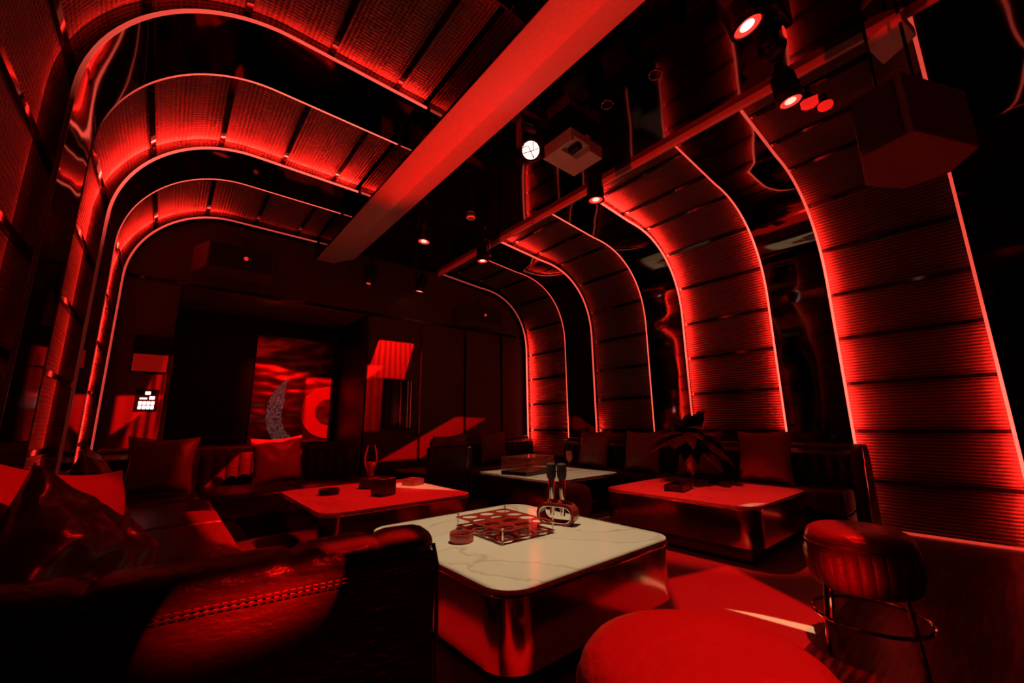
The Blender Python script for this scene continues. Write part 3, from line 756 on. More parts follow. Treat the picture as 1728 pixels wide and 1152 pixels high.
# ------------------------------------------------------------------ stools
def stool(label, loc, rotz, r=0.21, h=0.50):
    t = thing('leather_stool', label, 'stool', loc, rotz, 'round leather stools')
    bm = nb()
    lathe(bm, [(0, h), (r*0.5, h-0.001), (r*0.78, h-0.006), (r*0.90, h-0.018), (r*0.97, h-0.04), (r*0.99, h-0.06), (r*0.97, h-0.075), (0, h-0.075)], 48)
    obj('seat', bm, M['leather_stool'], t)
    bm = nb()
    def flute(rr, z, a): return rr*(1-0.035*(1-abs(math.sin(a*14))**0.6)) if z < h-0.075 else rr
    lathe(bm, [(0, h-0.065), (r*0.94, h-0.07), (r*1.0, h-0.08), (r*1.05, h-0.11), (r*1.05, h-0.16), (r*1.01, h-0.21), (r*0.95, h-0.245), (r*0.90, h-0.255), (0, h-0.255)], 336, fn=flute)
    obj('pleated_skirt', bm, M['leather_stool'], t)
    bm = nb(); tube(bm, [(r*0.985*math.cos(2*PI*i/48), r*0.985*math.sin(2*PI*i/48), h-0.07) for i in range(48)], 0.006, 6, True); obj('piping', bm, M['cord'], t)
    for k in range(4):
        a = PI/4+k*PI/2; c, s = math.cos(a), math.sin(a)
        bm = nb(); tube(bm, [(r*0.92*c, r*0.92*s, h-0.24), (r*1.06*c, r*1.06*s, 0.0)], 0.010, 8); obj('leg', bm, M['chrome'], t)
    bm = nb(); tube(bm, [(r*1.01*math.cos(2*PI*i/48), r*1.01*math.sin(2*PI*i/48), 0.12) for i in range(48)], 0.008, 8, True); obj('foot_ring', bm, M['chrome'], t)
    return t
st = stool('round pleated leather stool on chrome legs, standing alone on the wood floor', (2.58, 0.56, 0), math.radians(10))
sb = dup(st, (0.98, 0.525, 0), (0, 0, 0.3), 'leather stool with the broad red lit seat, cut by the bottom edge'); sb.scale = (1.32, 1.32, 1)
dup(st, (2.95, 2.75, -0.06), (0, 0, 0.6), 'dark stool half hidden between the front and back tables')

# ------------------------------------------------------------------ things on the tables
TZ = 0.41
def ashtray(label, loc, square=False, m='redglass', r=0.062, h=0.045):
    t = thing('ashtray', label, 'ashtray', loc, 0.35)
    bm = nb()
    if square:
        o_ = rrect(r*2, r*2, 0.025, 5); i_ = rrect(r*1.55, r*1.55, 0.02, 5)
        def ring(p, z): return [bm.verts.new((x, y, z)) for x, y in p]
        R_ = [ring(o_, 0), ring(o_, h), ring(i_, h), ring(i_, h*0.35)]
        n = len(o_); bm.faces.new(R_[0][::-1]); bm.faces.new(R_[3])
        for A, B2 in zip(R_, R_[1:]):
            for k in range(n): bm.faces.new((A[k], A[(k+1) % n], B2[(k+1) % n], B2[k]))
    else:
        lathe(bm, [(0, 0), (r*0.96, 0), (r, 0.004), (r, h-0.004), (r*0.97, h), (r*0.8, h), (r*0.76, h-0.004), (r*0.72, h*0.3), (0, h*0.3)], 40)
    obj('bowl', bm, M[m], t)
    bm = nb()
    if square: tube(bm, [(x, y, h+0.001) for x, y in rrect(r*1.8, r*1.8, 0.022, 5)], 0.003, 6, True)
    else: tube(bm, [(r*0.88*math.cos(2*PI*i/40), r*0.88*math.sin(2*PI*i/40), h) for i in range(40)], 0.003, 6, True)
    obj('rim', bm, M['chrome'] if m == 'redglass' else M['dark_plastic'], t)
    return t
ashtray('round red ashtray in front of the glass rack on the front table', (1.245, 1.915, TZ))
ashtray('square red ashtray on the far corner of the left table', (2.0, 3.98, TZ), True, r=0.085, h=0.06)
ashtray('low round black ashtray on the left table, left of the cube', (1.19, 3.98, TZ), False, 'dark_plastic', 0.085, 0.045)
ashtray('small black ashtray behind the tray on the right table', (4.16, 1.95, TZ), False, 'dark_plastic', 0.05, 0.03)

# shot glass rack: two tiers with twelve holes on corner posts
def holed_plate(w_, d, nx, ny, r, z0, z1):
    bm = nb(); cw, cd = w_/nx, d/ny; n = 24
    def cell(cx, cy):
        outs = []
        for k in range(n):
            a = 2*PI*(k+0.5)/n; c, s = math.cos(a), math.sin(a)
            m_ = max(abs(c)/(cw/2), abs(s)/(cd/2)); outs.append((cx+c/m_, cy+s/m_))
        # snap corners
        ins = [(cx+r*math.cos(2*PI*(k+0.5)/n), cy+r*math.sin(2*PI*(k+0.5)/n)) for k in range(n)]
        cs = [(cx+sx*cw/2, cy+sy*cd/2) for sx in (1, -1) for sy in (1, -1)]
        for c in cs:
            k = min(range(n), key=lambda q: (outs[q][0]-c[0])**2+(outs[q][1]-c[1])**2); outs[k] = c
        V = {}
        for nm, P_, z in (('ot', outs, z1), ('it', ins, z1), ('ob', outs, z0), ('ib', ins, z0)): V[nm] = [bm.verts.new((x, y, z)) for x, y in P_]
        for k in range(n):
            j = (k+1) % n
            bm.faces.new((V['ot'][k], V['ot'][j], V['it'][j], V['it'][k])); bm.faces.new((V['ob'][j], V['ob'][k], V['ib'][k], V['ib'][j]))
            bm.faces.new((V['it'][k], V['it'][j], V['ib'][j], V['ib'][k])); bm.faces.new((V['ot'][j], V['ot'][k], V['ob'][k], V['ob'][j]))
    for i in range(nx):
        for j in range(ny): cell(-w_/2+cw*(i+0.5), -d/2+cd*(j+0.5))
    return bm
t = thing('shot_glass_rack', 'two tier red acrylic rack of round holes on the front table', 'glass rack', (1.545, 1.94, TZ), math.radians(-2))
RW, RD = 0.36, 0.455
obj('upper_tier', holed_plate(RW, RD, 3, 4, 0.045, 0.058, 0.063), M['acrylic_red'], t, smooth=False)
obj('lower_tier', holed_plate(RW, RD, 3, 4, 0.039, 0.012, 0.017), M['acrylic_red'], t, smooth=False)
for sx in (-1, 1):
    for sy in (-1, 1):
        bm = nb(); x, y = sx*(RW/2-0.008), sy*(RD/2-0.008)
        lathe(bm, [(0, 0), (0.007, 0), (0.007, 0.006), (0.0045, 0.008), (0.0045, 0.07), (0.007, 0.072), (0.007, 0.078), (0, 0.08)], 12, x, y)
        obj('corner_post', bm, M['chrome'], t)
# microphones standing through a capsule shaped holder
t = thing('microphone_holder', 'red capsule shaped microphone holder standing on the front table', 'microphone holder', (1.88, 1.84, TZ), math.radians(-70))
bm = nb()
def cap(w_, h_, n=14):
    r = h_/2; o = []
    for i in range(n+1):
        a = -PI/2+PI*i/n; o.append((w_/2-r+r*math.cos(a), r+r*math.sin(a)))
    for i in range(n+1):
        a = PI/2+PI*i/n; o.append((-w_/2+r+r*math.cos(a), r+r*math.sin(a)))
    return o
oo = cap(0.24, 0.12); ii = [(x*0.86, 0.06+(z-0.06)*0.74) for x, z in cap(0.24, 0.12)]
R_ = []
for P_, y in ((oo, -0.045), (ii, -0.045), (ii, 0.045), (oo, 0.045)): R_.append([bm.verts.new((x, y, z)) for x, z in P_])
n = len(oo)
for A, B2 in zip(R_, R_[1:]+R_[:1]):
    for k in range(n): bm.faces.new((A[k], A[(k+1) % n], B2[(k+1) % n], B2[k]))
obj('capsule_loop', bm, M['holder'], t)
bm = nb(); tube(bm, [(x, -0.046, z) for x, z in ii], 0.004, 6, True); obj('loop_rim', bm, M['chrome'], t)
for x in (-0.035, 0.035):
    bm = nb(); lathe(bm, [(0.030, 0.114), (0.033, 0.122), (0.028, 0.134), (0.022, 0.140), (0.0215, 0.114)], 20, x, 0, closed=True); obj('collar', bm, M['holder'], t)
def mic(label, loc, rot):
    t = thing('microphone', label, 'microphone', loc, rot, 'microphones in the holder')
    bm = nb(); lathe(bm, [(0, 0.025), (0.013, 0.027), (0.017, 0.06), (0.020, 0.20), (0.0205, 0.235), (0, 0.235)], 24); obj('chrome_handle', bm, M['chrome'], t)
    bm = nb(); lathe(bm, [(0.020, 0.233), (0.026, 0.245), (0.029, 0.26), (0.0295, 0.30), (0.028, 0.322), (0.020, 0.329), (0, 0.33)], 28); obj('grille', bm, M['grille'], t)
    bm = nb(); tube(bm, [(0.0300*math.cos(2*PI*i/28), 0.0300*math.sin(2*PI*i/28), 0.28) for i in range(28)], 0.0022, 6, True); obj('grille_band', bm, M['black'], t)
    return t
rz = math.radians(-70)
for x, lab in ((-0.035, 'chrome microphone with black grille, left of the pair in the holder'), (0.035, 'chrome microphone with black grille, right of the pair in the holder')):
    mic(lab, (1.88+x*math.cos(rz), 1.84+x*math.sin(rz), TZ+0.02), 0)

# left table: cube, vase with red neon-like bows, drinks
t = thing('dice_cube_box', 'black square cube box on the left table', 'box', (1.53, 3.60, TZ), math.radians(20))
bm = nb(); boxr(bm, -0.075, 0.075, -0.075, 0.075, 0, 0.14, 0.006, 2); obj('box_body', bm, M['dark_plastic'], t)
bm = nb(); tube(bm, [(x, y, 0.142) for x, y in rrect(0.145, 0.145, 0.01, 3)], 0.003, 6, True); obj('rim', bm, M['chrome'], t)
t = thing('ice_bucket', 'dark squat jar with curved tall red glass neck behind the cube box', 'jar', (1.60, 4.10, TZ))
bm = nb(); lathe(bm, [(0, 0), (0.085, 0), (0.098, 0.01), (0.098, 0.085), (0.085, 0.10), (0.04, 0.105), (0, 0.105)], 36); obj('base_jar', bm, M['dark_plastic'], t)
bm = nb(); lathe(bm, [(0.03, 0.10), (0.034, 0.17), (0.03, 0.20), (0.045, 0.235), (0.05, 0.24), (0.046, 0.24), (0.027, 0.20), (0.03, 0.17), (0.027, 0.10)], 28, closed=True); obj('neck', bm, M['acrylic_red'], t)
for s in (-1, 1):
    bm = nb(); tube(bm, [(s*0.028, 0, 0.16), (s*0.05, 0, 0.22), (s*0.062, 0, 0.28), (s*0.048, 0, 0.34), (s*0.032, 0, 0.40)], [0.007, 0.009, 0.010, 0.009, 0.007], 8)
    obj('bowed_rod', bm, M['redglass'], t)
# back table: acrylic box, stemmed glass
t = thing('acrylic_display_box', 'clear acrylic box with black base on the back table', 'box', (3.46, 3.86, TZ), math.radians(10)); t.scale = (1.28, 1.28, 1.28)
bm = nb(); boxr(bm, -0.22, 0.22, -0.15, 0.15, 0, 0.035, 0.004, 1); obj('black_base', bm, M['blackgloss'], t)
W_, D_, H_ = 0.44, 0.30, 0.155
for (x, y, sx, sy) in ((0, -0.148, 0.44, 0.005), (0, 0.148, 0.44, 0.005), (-0.2175, 0, 0.005, 0.29), (0.2175, 0, 0.005, 0.29)):
    bm = nb(); box(bm, (x, y, 0.035+0.06), (sx, sy, 0.12)); obj('side_pane', bm, M['acrylic'], t, smooth=False)
bm = nb(); box(bm, (0, 0, 0.1575), (0.44, 0.30, 0.005)); obj('lid', bm, M['acrylic'], t, smooth=False)
t = thing('stemmed_glass', 'empty stemmed glass on the back table behind the microphones', 'glass', (4.02, 3.70, TZ))
bm = nb(); lathe(bm, [(0, 0), (0.045, 0), (0.045, 0.004), (0.008, 0.012), (0.005, 0.02), (0.005, 0.10), (0.012, 0.11)], 28); obj('stem', bm, M['acrylic'], t)
bm = nb(); lathe(bm, [(0.010, 0.108), (0.035, 0.13), (0.044, 0.17), (0.042, 0.21), (0.036, 0.24), (0.034, 0.24), (0.040, 0.21), (0.042, 0.17), (0.033, 0.132), (0.006, 0.112)], 28, closed=True); obj('bowl', bm, M['acrylic'], t)
# right table: tray, vase with leaves
t = thing('serving_tray', 'long black tissue tray on the red right table', 'tray', (3.55, 1.98, TZ), math.radians(12))
bm = nb(); boxr(bm, -0.15, 0.15, -0.08, 0.08, 0, 0.055, 0.004, 1); obj('tray_body', bm, M['dark_plastic'], t)
bm = nb(); boxr(bm, -0.13, 0.13, -0.062, 0.062, 0.054, 0.058, 0.002, 1); obj('inset_lid', bm, M['blackgloss'], t)
t = thing('leaf_vase', 'tall goblet vase of dark drooping leaves on the right table', 'vase', (4.10, 2.13, TZ))
bm = nb(); lathe(bm, [(0, 0), (0.055, 0), (0.055, 0.006), (0.01, 0.014), (0.006, 0.03), (0.006, 0.08), (0.03, 0.10)], 24); obj('foot', bm, M['chrome'], t)
bm = nb(); lathe(bm, [(0.012, 0.085), (0.042, 0.105), (0.048, 0.14), (0.056, 0.25), (0.066, 0.36), (0.062, 0.36), (0.05, 0.25), (0, 0.15)], 28); obj('glass_body', bm, M['redglass'], t)
rnd = random.Random(3)
for i in range(46):
    bm = nb(); a = rnd.uniform(0, 2*PI); el = rnd.uniform(0.05, 1.2); L_ = rnd.uniform(0.28, 0.46); wd = rnd.uniform(0.06, 0.10)
    n = 8; rows = []
    base = Vector((0, 0, 0.36+rnd.uniform(0, 0.12)))
    hd = Vector((math.cos(a), math.sin(a), 0)); sd = Vector((-math.sin(a), math.cos(a), 0))
    for k in range(n+1):
        u = k/n
        p = base+hd*(L_*u*math.cos(el)*1.1)+Vector((0, 0, L_*(math.sin(el)*u-0.75*u*u*math.cos(el))))
        ww = wd*math.sin(PI*min(1, 0.08+u*0.92))**0.8
        rows.append([bm.verts.new(p+sd*ww*q+Vector((0, 0, -abs(q)*ww*0.35+z_))) for q, z_ in ((-1, 0), (-0.5, 0.006), (0, 0), (0.5, 0.006), (1, 0))])
    for A, B2 in zip(rows, rows[1:]):
        for q in range(4): bm.faces.new((A[q], A[q+1], B2[q+1], B2[q]))
    bmesh.ops.solidify(bm, geom=bm.faces[:], thickness=0.002)
    obj('leaf', bm, M['leaf'], t)

# ------------------------------------------------------------------ back wall things
t = thing('moon_art_panel', 'tall rippled red mirror panel with grey crescent and red half ring', 'wall art', (1.47, RY, 0.5))
def moved(bm, v): bmesh.ops.translate(bm, vec=v, verts=bm.verts[:]); return bm
bm = nb(); boxr(bm, -0.56, 0.52, -0.03, 0.0, 0.2, 1.85, 0.004, 1); obj('mirror_sheet', bm, M['artmirror'], t, smooth=False)
def ringseg(cx, cz, r0, r1, a0, a1, y0, y1, n=30, taper=False):
    bm = nb(); A, B2, C2, D2 = [], [], [], []
    for i in range(n+1):
        a = math.radians(a0+(a1-a0)*i/n); ri = r0
        if taper: ri = r1-(r1-r0)*min(1, 0.06+(i/n)*3.2)
        for lst, r, y in ((A, ri, y0), (B2, r1, y0), (C2, r1, y1), (D2, ri, y1)): lst.append(bm.verts.new((cx+r*math.cos(a), y, cz+r*math.sin(a))))
    for i in range(n):
        for P_, Q in ((A, B2), (B2, C2), (C2, D2), (D2, A)): bm.faces.new((P_[i], P_[i+1], Q[i+1], Q[i]))
    for i in (0, n): bm.faces.new((A[i], B2[i], C2[i], D2[i]))
    return bm
obj('carved_crescent', ringseg(0.30, 0.70, 0.46, 0.66, 128, 228, -0.05, -0.031, 40, True), M['carved'], t, smooth=False)
obj('half_ring', ringseg(0.50, 0.72, 0.20, 0.40, 90, 270, -0.06, -0.031), M['redglass'], t, smooth=False)
# lit white sign of small blocks
t = thing('lit_sign', 'small white lit sign of stacked blocks on the back wall, left', 'sign', (-0.17, WALLY-0.02, 1.2))
for (x0, x1, z0, z1) in ((-0.065, 0.065, 0.0, 0.085), (-0.06, 0.0, 0.10, 0.12), (0.015, 0.06, 0.10, 0.135), (-0.022, 0.022, 0.15, 0.185)):
    bm = nb(); boxr(bm, x0, x1, 0.0, 0.016, z0, z1, 0.004, 1)
    if z0 == 0.0:
        bm.free(); bm = nb()
        for i in range(4):
            for j in range(2): boxr(bm, -0.065+i*0.033, -0.065+i*0.033+0.029, 0.0, 0.016, j*0.044, j*0.044+0.039, 0.004, 1)
    obj('lit_block', bm, M['signwhite'], t, smooth=False)
bm = nb(); boxr(bm, -0.09, 0.09, 0.012, 0.02, -0.02, 0.205); obj('back_plate', bm, M['blackgloss'], t, smooth=False)
t = thing('wall_screen', 'small glowing red wall screen below the stacked black box', 'screen', (-0.19, WALLY-0.03, 1.58))
bm = nb(); boxr(bm, -0.15, 0.15, 0.0, 0.03, 0.0, 0.20, 0.004, 1); obj('casing', bm, M['blackgloss'], t, smooth=False)
bm = nb(); boxr(bm, -0.14, 0.14, -0.004, 0.0, 0.01, 0.19); obj('display', bm, M['screen'], t, smooth=False)
t = thing('amplifier_box', 'black wall unit of slots and small lights above the red screen', 'amplifier', (-0.19, WALLY-0.06, 1.80))
bm = nb(); boxr(bm, -0.15, 0.15, 0.0, 0.06, 0.0, 0.17, 0.004, 1); obj('casing', bm, M['black'], t, smooth=False)
for i in range(4):
    bm = nb(); boxr(bm, -0.13, -0.02 if i % 2 else 0.12, -0.006, 0.0, 0.02+i*0.036, 0.034+i*0.036); obj('slot', bm, M['dark_plastic'], t, smooth=False)
# dark doorway-like niche panel on the right part of the back wall
t = thing('niche_cabinet', 'dark glass fronted wall niche under the slanted red light patch', 'cabinet', (2.60, WALLY-0.05, 0.96))
bm = nb(); boxr(bm, -0.22, 0.22, 0.0, 0.05, 0.0, 0.70, 0.004, 1); obj('carcass', bm, M['blackgloss'], t, smooth=False)
for x in (0.02, 0.13, 0.18):
    bm = nb(); boxr(bm, x-0.006, x+0.006, -0.008, 0.0, 0.01, 0.69); obj('chrome_rail', bm, M['chrome'], t, smooth=False)

# ------------------------------------------------------------------ speakers
def wedge_speaker(name, label, corners_xy, z0, z1, bracket_top, logo=False):
    c = Vector((sum(p[0] for p in corners_xy)/len(corners_xy), sum(p[1] for p in corners_xy)/len(corners_xy), z0))
    t = thing(name, label, 'speaker', c)
    P_ = [(x-c.x, y-c.y) for x, y in corners_xy]
    bm = nb(); prism(bm, P_, 0, z1-z0); bmesh.ops.bevel(bm, geom=bm.edges[:], offset=0.006, segments=2, affect='EDGES', profile=0.5)
    obj('cabinet', bm, M['speaker'], t, smooth=False)
    return t, c, P_
t, c, P_ = wedge_speaker('wall_speaker', 'dark wall speaker hanging at the back left above the recess', [(0.02, 5.70), (0.15, 5.36), (0.78, 5.30), (0.86, 5.70)], 2.74, 3.04, 3.4)
bm = nb(); prism(bm, [(0.17-c.x, 5.345-c.y), (0.76-c.x, 5.288-c.y), (0.76-c.x, 5.296-c.y), (0.17-c.x, 5.354-c.y)], 0.015, 0.285); obj('grille', bm, M['grille'], t, smooth=False)
bm = nb(); lathe(bm, [(0, 0), (0.022, 0), (0.022, 0.01), (0, 0.012)], 20)
bmesh.ops.rotate(bm, cent=(0, 0, 0), matrix=Matrix.Rotation(PI/2, 3, 'X'), verts=bm.verts[:]); moved(bm, (0.50-c.x, 5.312-c.y, 0.15)); obj('indicator', bm, M['lens_red'], t)
bm = nb(); tube(bm, [(0.05, 0.1, 0.29), (0.05, 0.1, 0.42), (0.05, 0.2, 0.55)], 0.012, 8); obj('bracket', bm, M['black'], t)
t, c, P_ = wedge_speaker('wall_speaker', 'small dark wall speaker in the far right corner', [(3.55, 5.70), (3.60, 5.42), (4.30, 5.42), (4.34, 5.70)], 2.66, 2.94, 3.4)
bm = nb(); boxr(bm, -0.33, 0.33, -0.155, -0.145, 0.015, 0.265); obj('grille', bm, M['grille'], t, smooth=False)
bm = nb(); lathe(bm, [(0, 0), (0.02, 0), (0.02, 0.01), (0, 0.012)], 20)
bmesh.ops.rotate(bm, cent=(0, 0, 0), matrix=Matrix.Rotation(PI/2, 3, 'X'), verts=bm.verts[:]); moved(bm, (0, -0.158, 0.14)); obj('indicator', bm, M['lens_red'], t)
bm = nb(); tube(bm, [(0, 0.05, 0.27), (0, 0.05, 0.40), (0, 0.1, 0.5)], 0.01, 8); obj('bracket', bm, M['black'], t)

# big hanging speaker upper right
ray = lambda x, y: (F*690.5+R1*(x-864)+U1*(576-y))
t = thing('hanging_speaker', 'large dark wedge speaker hanging at the upper right', 'speaker', (2.98, 0.10, 2.15))
bm = nb()
top = [(-0.42, 0.13), (0.02, -0.21), (0.30, -0.16), (0.42, 0.03), (0.18, 0.17)]
prism(bm, [(-0.28, 0.19), (-0.34, -0.02), (0.10, -0.22), (0.30, -0.10), (0.32, 0.10), (0.10, 0.24)], 0.22, 0.56)
bmesh.ops.bevel(bm, geom=bm.edges[:], offset=0.006, segments=2, affect='EDGES', profile=0.5)
obj('cabinet', bm, M['speaker'], t, smooth=False)
bm = nb(); prism(bm, [(-0.30, 0.185), (-0.33, 0.02), (-0.345, 0.02), (-0.315, 0.19)], 0.24, 0.54); obj('grille', bm, M['grille'], t, smooth=False)
for x, y in ((0.0, 0.1), (0.1, -0.05)):
    bm = nb(); tube(bm, [(x, y, 0.55), (x, y, 1.32)], 0.008, 8); obj('hanger_rod', bm, M['black'], t)

# ------------------------------------------------------------------ ceiling fixtures
def par_can(label, loc, tilt=(0, 0), lens='lens', scale=1.0, group='can spotlights'):
    """loc is the lens centre"""
    t = thing('can_spotlight', label, 'spotlight', (loc[0], loc[1], ZC), 0, group)
    H = ZC-loc[2]
    piv = Vector((0, 0, -H+0.16))
    Rm = Matrix.Translation(piv) @ Matrix.Rotation(math.radians(tilt[0]), 4, 'X') @ Matrix.Rotation(math.radians(tilt[1]), 4, 'Y') @ Matrix.Scale(scale, 4)
    bm = nb(); lathe(bm, [(0, 0.09), (0.03, 0.09), (0.045, 0.075), (0.05, 0.05), (0.066, 0.03), (0.07, 0.0), (0.07, -0.05), (0.072, -0.055), (0.072, -0.15), (0.078, -0.155), (0.078, -0.165), (0.064, -0.165), (0.060, -0.15), (0, -0.148)], 32)
    for k in range(6): tube(bm, [(0.0735*math.cos(2*PI*i/32), 0.0735*math.sin(2*PI*i/32), -0.06-0.013*k) for i in range(32)], 0.003, 6, True)
    bmesh.ops.transform(bm, matrix=Rm, verts=bm.verts[:]); obj('can', bm, M['black'], t)
    bm = nb(); lathe(bm, [(0, -0.164), (0.018, -0.1635), (0.032, -0.160), (0.032, -0.150), (0, -0.149)], 28)
    bmesh.ops.transform(bm, matrix=Rm, verts=bm.verts[:]); obj('lens', bm, M[lens], t)
    bm = nb(); lathe(bm, [(0.032, -0.157), (0.060, -0.162), (0.060, -0.150), (0.032, -0.150)], 28, closed=True)
    bmesh.ops.transform(bm, matrix=Rm, verts=bm.verts[:]); obj('reflector', bm, M['lens_ring' if lens != 'lens_red' else 'dark_plastic'], t)
    bm = nb(); lathe(bm, [(0.063, -0.1655), (0.078, -0.1655), (0.078, -0.168), (0.063, -0.168)], 28, closed=True)
    bmesh.ops.transform(bm, matrix=Rm, verts=bm.verts[:]); obj('front_ring', bm, M['black'], t)
    bm = nb()
    for s in (-1, 1):
        box(bm, (s*0.088*scale, 0, -H+0.16+0.05), (0.008, 0.03, 0.14))
        lathe_v = lathe(bm, [(0, 0), (0.018, 0), (0.018, 0.02), (0, 0.02)], 14)
        bmesh.ops.rotate(bm, cent=(0, 0, 0), matrix=Matrix.Rotation(PI/2, 3, 'Y'), verts=lathe_v)
        bmesh.ops.translate(bm, vec=(s*0.095-0.01, 0, -H+0.16), verts=lathe_v)
    box(bm, (0, 0, -H+0.16+0.12), (0.19*scale, 0.03, 0.008)); obj('yoke', bm, M['black'], t)
    bm = nb(); lathe(bm, [(0, -H+0.28), (0.014, -H+0.28), (0.014, -0.04), (0.05, -0.03), (0.055, -0.0), (0, -0.0)], 20); obj('ceiling_mount', bm, M['black'], t)
    bm = nb(); tube(bm, [(0.03, 0.02, -0.02), (0.10, 0.05, -0.08), (0.12, 0.04, -0.16), (0.09, 0.02, -0.20), (0.04, 0.01, -H+0.25)], 0.004, 6); obj('cable', bm, M['black'], t)
    return t
par_can('can spotlight with white hot lens at the top edge, right of the beam', (2.03, 0.585, 3.0), (-12, -14), 'lens_white', 1.1)
par_can('can spotlight hanging left of the small glowing pyramid', (2.83, 0.60, 3.0), (-6, -6), 'lens')
par_can('can spotlight hanging just right of the white projector', (2.80, 2.12, 3.0), (0, 0), 'lens')
par_can('can spotlight close to the beam, nearer of the two far ones in line', (2.0, 3.87, 3.0), (0, 6), 'lens')
par_can('can spotlight with the lowest glowing ring, near the back wall', (2.77, 5.45, 3.0), (10, 4), 'lens')
par_can('unlit can spotlight beside the beam near the back wall', (2.01, 5.50, 2.96), (0, 10), 'lens_red')
par_can('can spotlight hanging at the end of the red ceiling fascia', (2.82, 3.92, 3.0), (0, 0), 'lens')
# moving head with cell lens
t = thing('moving_head_light', 'moving head lamp with dazzling white cell lens beside the projector', 'stage light', (1.98, 2.10, ZC))
bm = nb(); boxr(bm, -0.12, 0.12, -0.09, 0.09, -0.11, 0.0, 0.015, 2); obj('base', bm, M['black'], t)
bm = nb()
for s in (-1, 1): box(bm, (s*0.11, 0, -0.25), (0.03, 0.07, 0.26), 0.01, 2)
box(bm, (0, 0, -0.12), (0.24, 0.08, 0.03), 0.008, 2); obj('yoke', bm, M['black'], t)
d = (Vector((0, 0, 1.25))-Vector((1.98, 2.10, 3.05))).normalized()
Rm = Matrix.Translation((0, 0, -0.36)) @ d.to_track_quat('Z', 'Y').to_matrix().to_4x4()
bm = nb(); lathe(bm, [(0, -0.12), (0.05, -0.115), (0.08, -0.08), (0.09, -0.02), (0.085, 0.05), (0.08, 0.07), (0, 0.07)], 32); bmesh.ops.transform(bm, matrix=Rm, verts=bm.verts[:]); hd_ = obj('head', bm, M['black'], t)
bm = nb(); lathe(bm, [(0, 0.098), (0.03, 0.094), (0.055, 0.084), (0.066, 0.071), (0, 0.0705)], 30); bmesh.ops.transform(bm, matrix=Rm, verts=bm.verts[:]); obj('cell_lens', bm, M['lens_white'], t)
bm = nb()
for pth in ([(-0.06, 0.02, 0.082), (-0.02, 0.03, 0.099), (0.0, -0.01, 0.101), (0.02, -0.06, 0.082)], [(0.02, 0.06, 0.082), (0.02, 0.02, 0.099), (0.02, -0.06, 0.082)], [(-0.06, -0.02, 0.082), (0, -0.01, 0.101), (0.06, 0.01, 0.082)]):
    tube(bm, pth, 0.003, 6)
bmesh.ops.transform(bm, matrix=Rm, verts=bm.verts[:]); obj('lens_grid', bm, M['black'], t)
bm = nb(); tube(bm, [(0.0, 0, -0.45), (0.0, 0.01, -0.75), (0.005, 0.01, -0.98)], 0.0022, 6); obj('hanging_wire', bm, M['black'], t)
# bulky moving head above the second spotlight
t = thing('moving_head_light', 'bulky black moving head near the top edge, above the glowing pyramid', 'stage light', (2.56, 0.57, ZC))
bm = nb(); boxr(bm, -0.13, 0.13, -0.10, 0.10, -0.10, 0.0, 0.015, 2); obj('base', bm, M['black'], t)
for s in (-1, 1):
    bm = nb(); box(bm, (s*0.09, 0, -0.2), (0.02, 0.06, 0.22), 0.01, 2); obj('yoke_arm', bm, M['black'], t)
bm = nb(); lathe(bm, [(0, -0.33), (0.06, -0.325), (0.075, -0.28), (0.075, -0.18), (0.05, -0.13), (0, -0.125)], 28); obj('head', bm, M['black'], t)
bm = nb(); boxr(bm, -0.05, 0.0, -0.082, -0.072, -0.27, -0.21, 0.004, 1); obj('control_panel', bm, M['lens_red'], t)

# projector
t = thing('projector', 'white ceiling projector with a notched corner, seen from below', 'projector', (2.463, 2.085, 3.25))
bm = nb()
poly = [(-0.20, -0.165), (-0.045, -0.165), (-0.045, -0.045), (0.075, -0.045), (0.075, -0.165), (0.20, -0.165), (0.20, 0.165), (-0.20, 0.165)]
poly = [(-0.20, -0.165), (0.20, -0.165), (0.20, 0.165), (-0.20, 0.165)]
notch = [(-0.20, -0.165), (-0.17, -0.165), (-0.17, -0.02), (0.03, -0.02), (0.03, -0.165), (0.20, -0.165), (0.20, 0.165), (-0.20, 0.165)]
prism(bm, notch, 0.0, 0.05); obj('lower_case', bm, M['white'], t, smooth=False)
bm = nb(); prism(bm, poly, 0.05, 0.115); obj('upper_case', bm, M['white'], t, smooth=False)
bm = nb(); v_ = lathe(bm, [(0, -0.05), (0.035, -0.05), (0.035, 0.05), (0.028, 0.055), (0.02, 0.04), (0, 0.038)], 24)
bmesh.ops.rotate(bm, cent=(0, 0, 0), matrix=Matrix.Rotation(PI/2, 3, 'X'), verts=bm.verts[:]); moved(bm, (-0.07, -0.09, 0.02)); obj('lens', bm, M['blackgloss'], t)
bm = nb(); tube(bm, [(0, 0, 0.11), (0, 0, ZC-3.25)], 0.02, 12); obj('ceiling_mount', bm, M['black'], t)
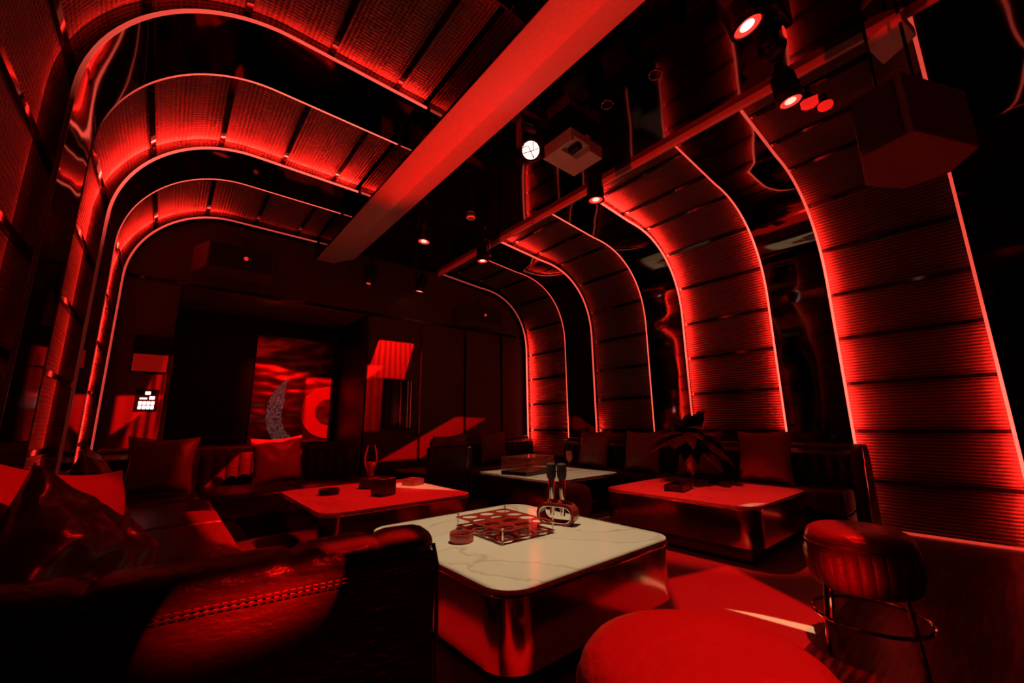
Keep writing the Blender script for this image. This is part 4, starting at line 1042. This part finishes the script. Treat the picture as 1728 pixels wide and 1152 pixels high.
# smoke detector, recessed rings, pyramid and disc with added glow
o_ = thing('smoke_detector', 'small red lit smoke detector on the mirror ceiling, far from camera', 'smoke detector', (2.56, 3.80, ZC))
bm = nb(); lathe(bm, [(0, 0), (0.055, 0), (0.055, -0.02), (0.045, -0.025), (0.045, -0.04), (0, -0.042)], 28); obj('housing', bm, M['white'], o_)
bm = nb(); lathe(bm, [(0.046, -0.026), (0.05, -0.03), (0.05, -0.036), (0.046, -0.04)], 28, closed=True); obj('glow_ring', bm, M['lens_red'], o_)  # ring given emission in place of red light on the housing
for (x, y, lab) in ((2.45, 1.26, 'unlit downlight ring in the mirror ceiling, nearer the camera'), (2.41, 1.66, 'unlit downlight ring in the mirror ceiling, nearer the projector')):
    t = thing('recessed_downlight', lab, 'downlight', (x, y, ZC), 0, 'unlit downlights')
    bm = nb(); tube(bm, [(0.045*math.cos(2*PI*i/32), 0.045*math.sin(2*PI*i/32), -0.003) for i in range(32)], 0.005, 8, True); obj('trim_ring', bm, M['chrome'], t)
    bm = nb(); lathe(bm, [(0, -0.001), (0.042, -0.001), (0.042, -0.003), (0, -0.003)], 28); obj('cover', bm, M['blackgloss'], t)
t = thing('glowing_pyramid', 'small square pyramid, given a red glow, below the arch, right of the spotlight', 'ceiling fitting', (3.50, 0.605, 3.33), math.radians(10))
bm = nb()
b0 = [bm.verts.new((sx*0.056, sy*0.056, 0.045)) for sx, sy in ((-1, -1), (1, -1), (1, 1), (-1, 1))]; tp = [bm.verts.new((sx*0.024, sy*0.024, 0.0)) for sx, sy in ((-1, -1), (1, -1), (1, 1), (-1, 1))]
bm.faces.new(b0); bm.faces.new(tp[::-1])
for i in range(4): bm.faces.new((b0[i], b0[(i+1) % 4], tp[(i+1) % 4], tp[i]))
obj('faceted_cover', bm, M['red_glow'], t, smooth=False)
bm = nb(); boxr(bm, -0.02, 0.02, -0.02, 0.02, 0.045, 0.13); obj('mount', bm, M['black'], t)
t = thing('glowing_disc', 'small disc given a red glow beside the glowing pyramid', 'ceiling fitting', (3.63, 0.535, 3.36))
bm = nb(); lathe(bm, [(0, -0.01), (0.045, -0.01), (0.05, 0.0), (0.05, 0.02), (0, 0.02)], 24); obj('cover', bm, M['red_glow'], t)
bm = nb(); lathe(bm, [(0, 0.02), (0.02, 0.02), (0.02, 0.10), (0, 0.10)], 16); obj('mount', bm, M['black'], t)
t = thing('ceiling_module', 'flat red lit box under the fascia in the upper right corner', 'ceiling box', (3.21, 0.10, 3.30))
bm = nb(); prism(bm, [(-0.04, 0.11), (-0.15, -0.06), (0.06, -0.10), (0.18, 0.07)], 0.0, 0.06); obj('casing', bm, M['white'], t, smooth=False)
bm = nb(); tube(bm, [(0, 0, 0.05), (0, 0, 0.18)], 0.01, 8); obj('hanger', bm, M['black'], t)
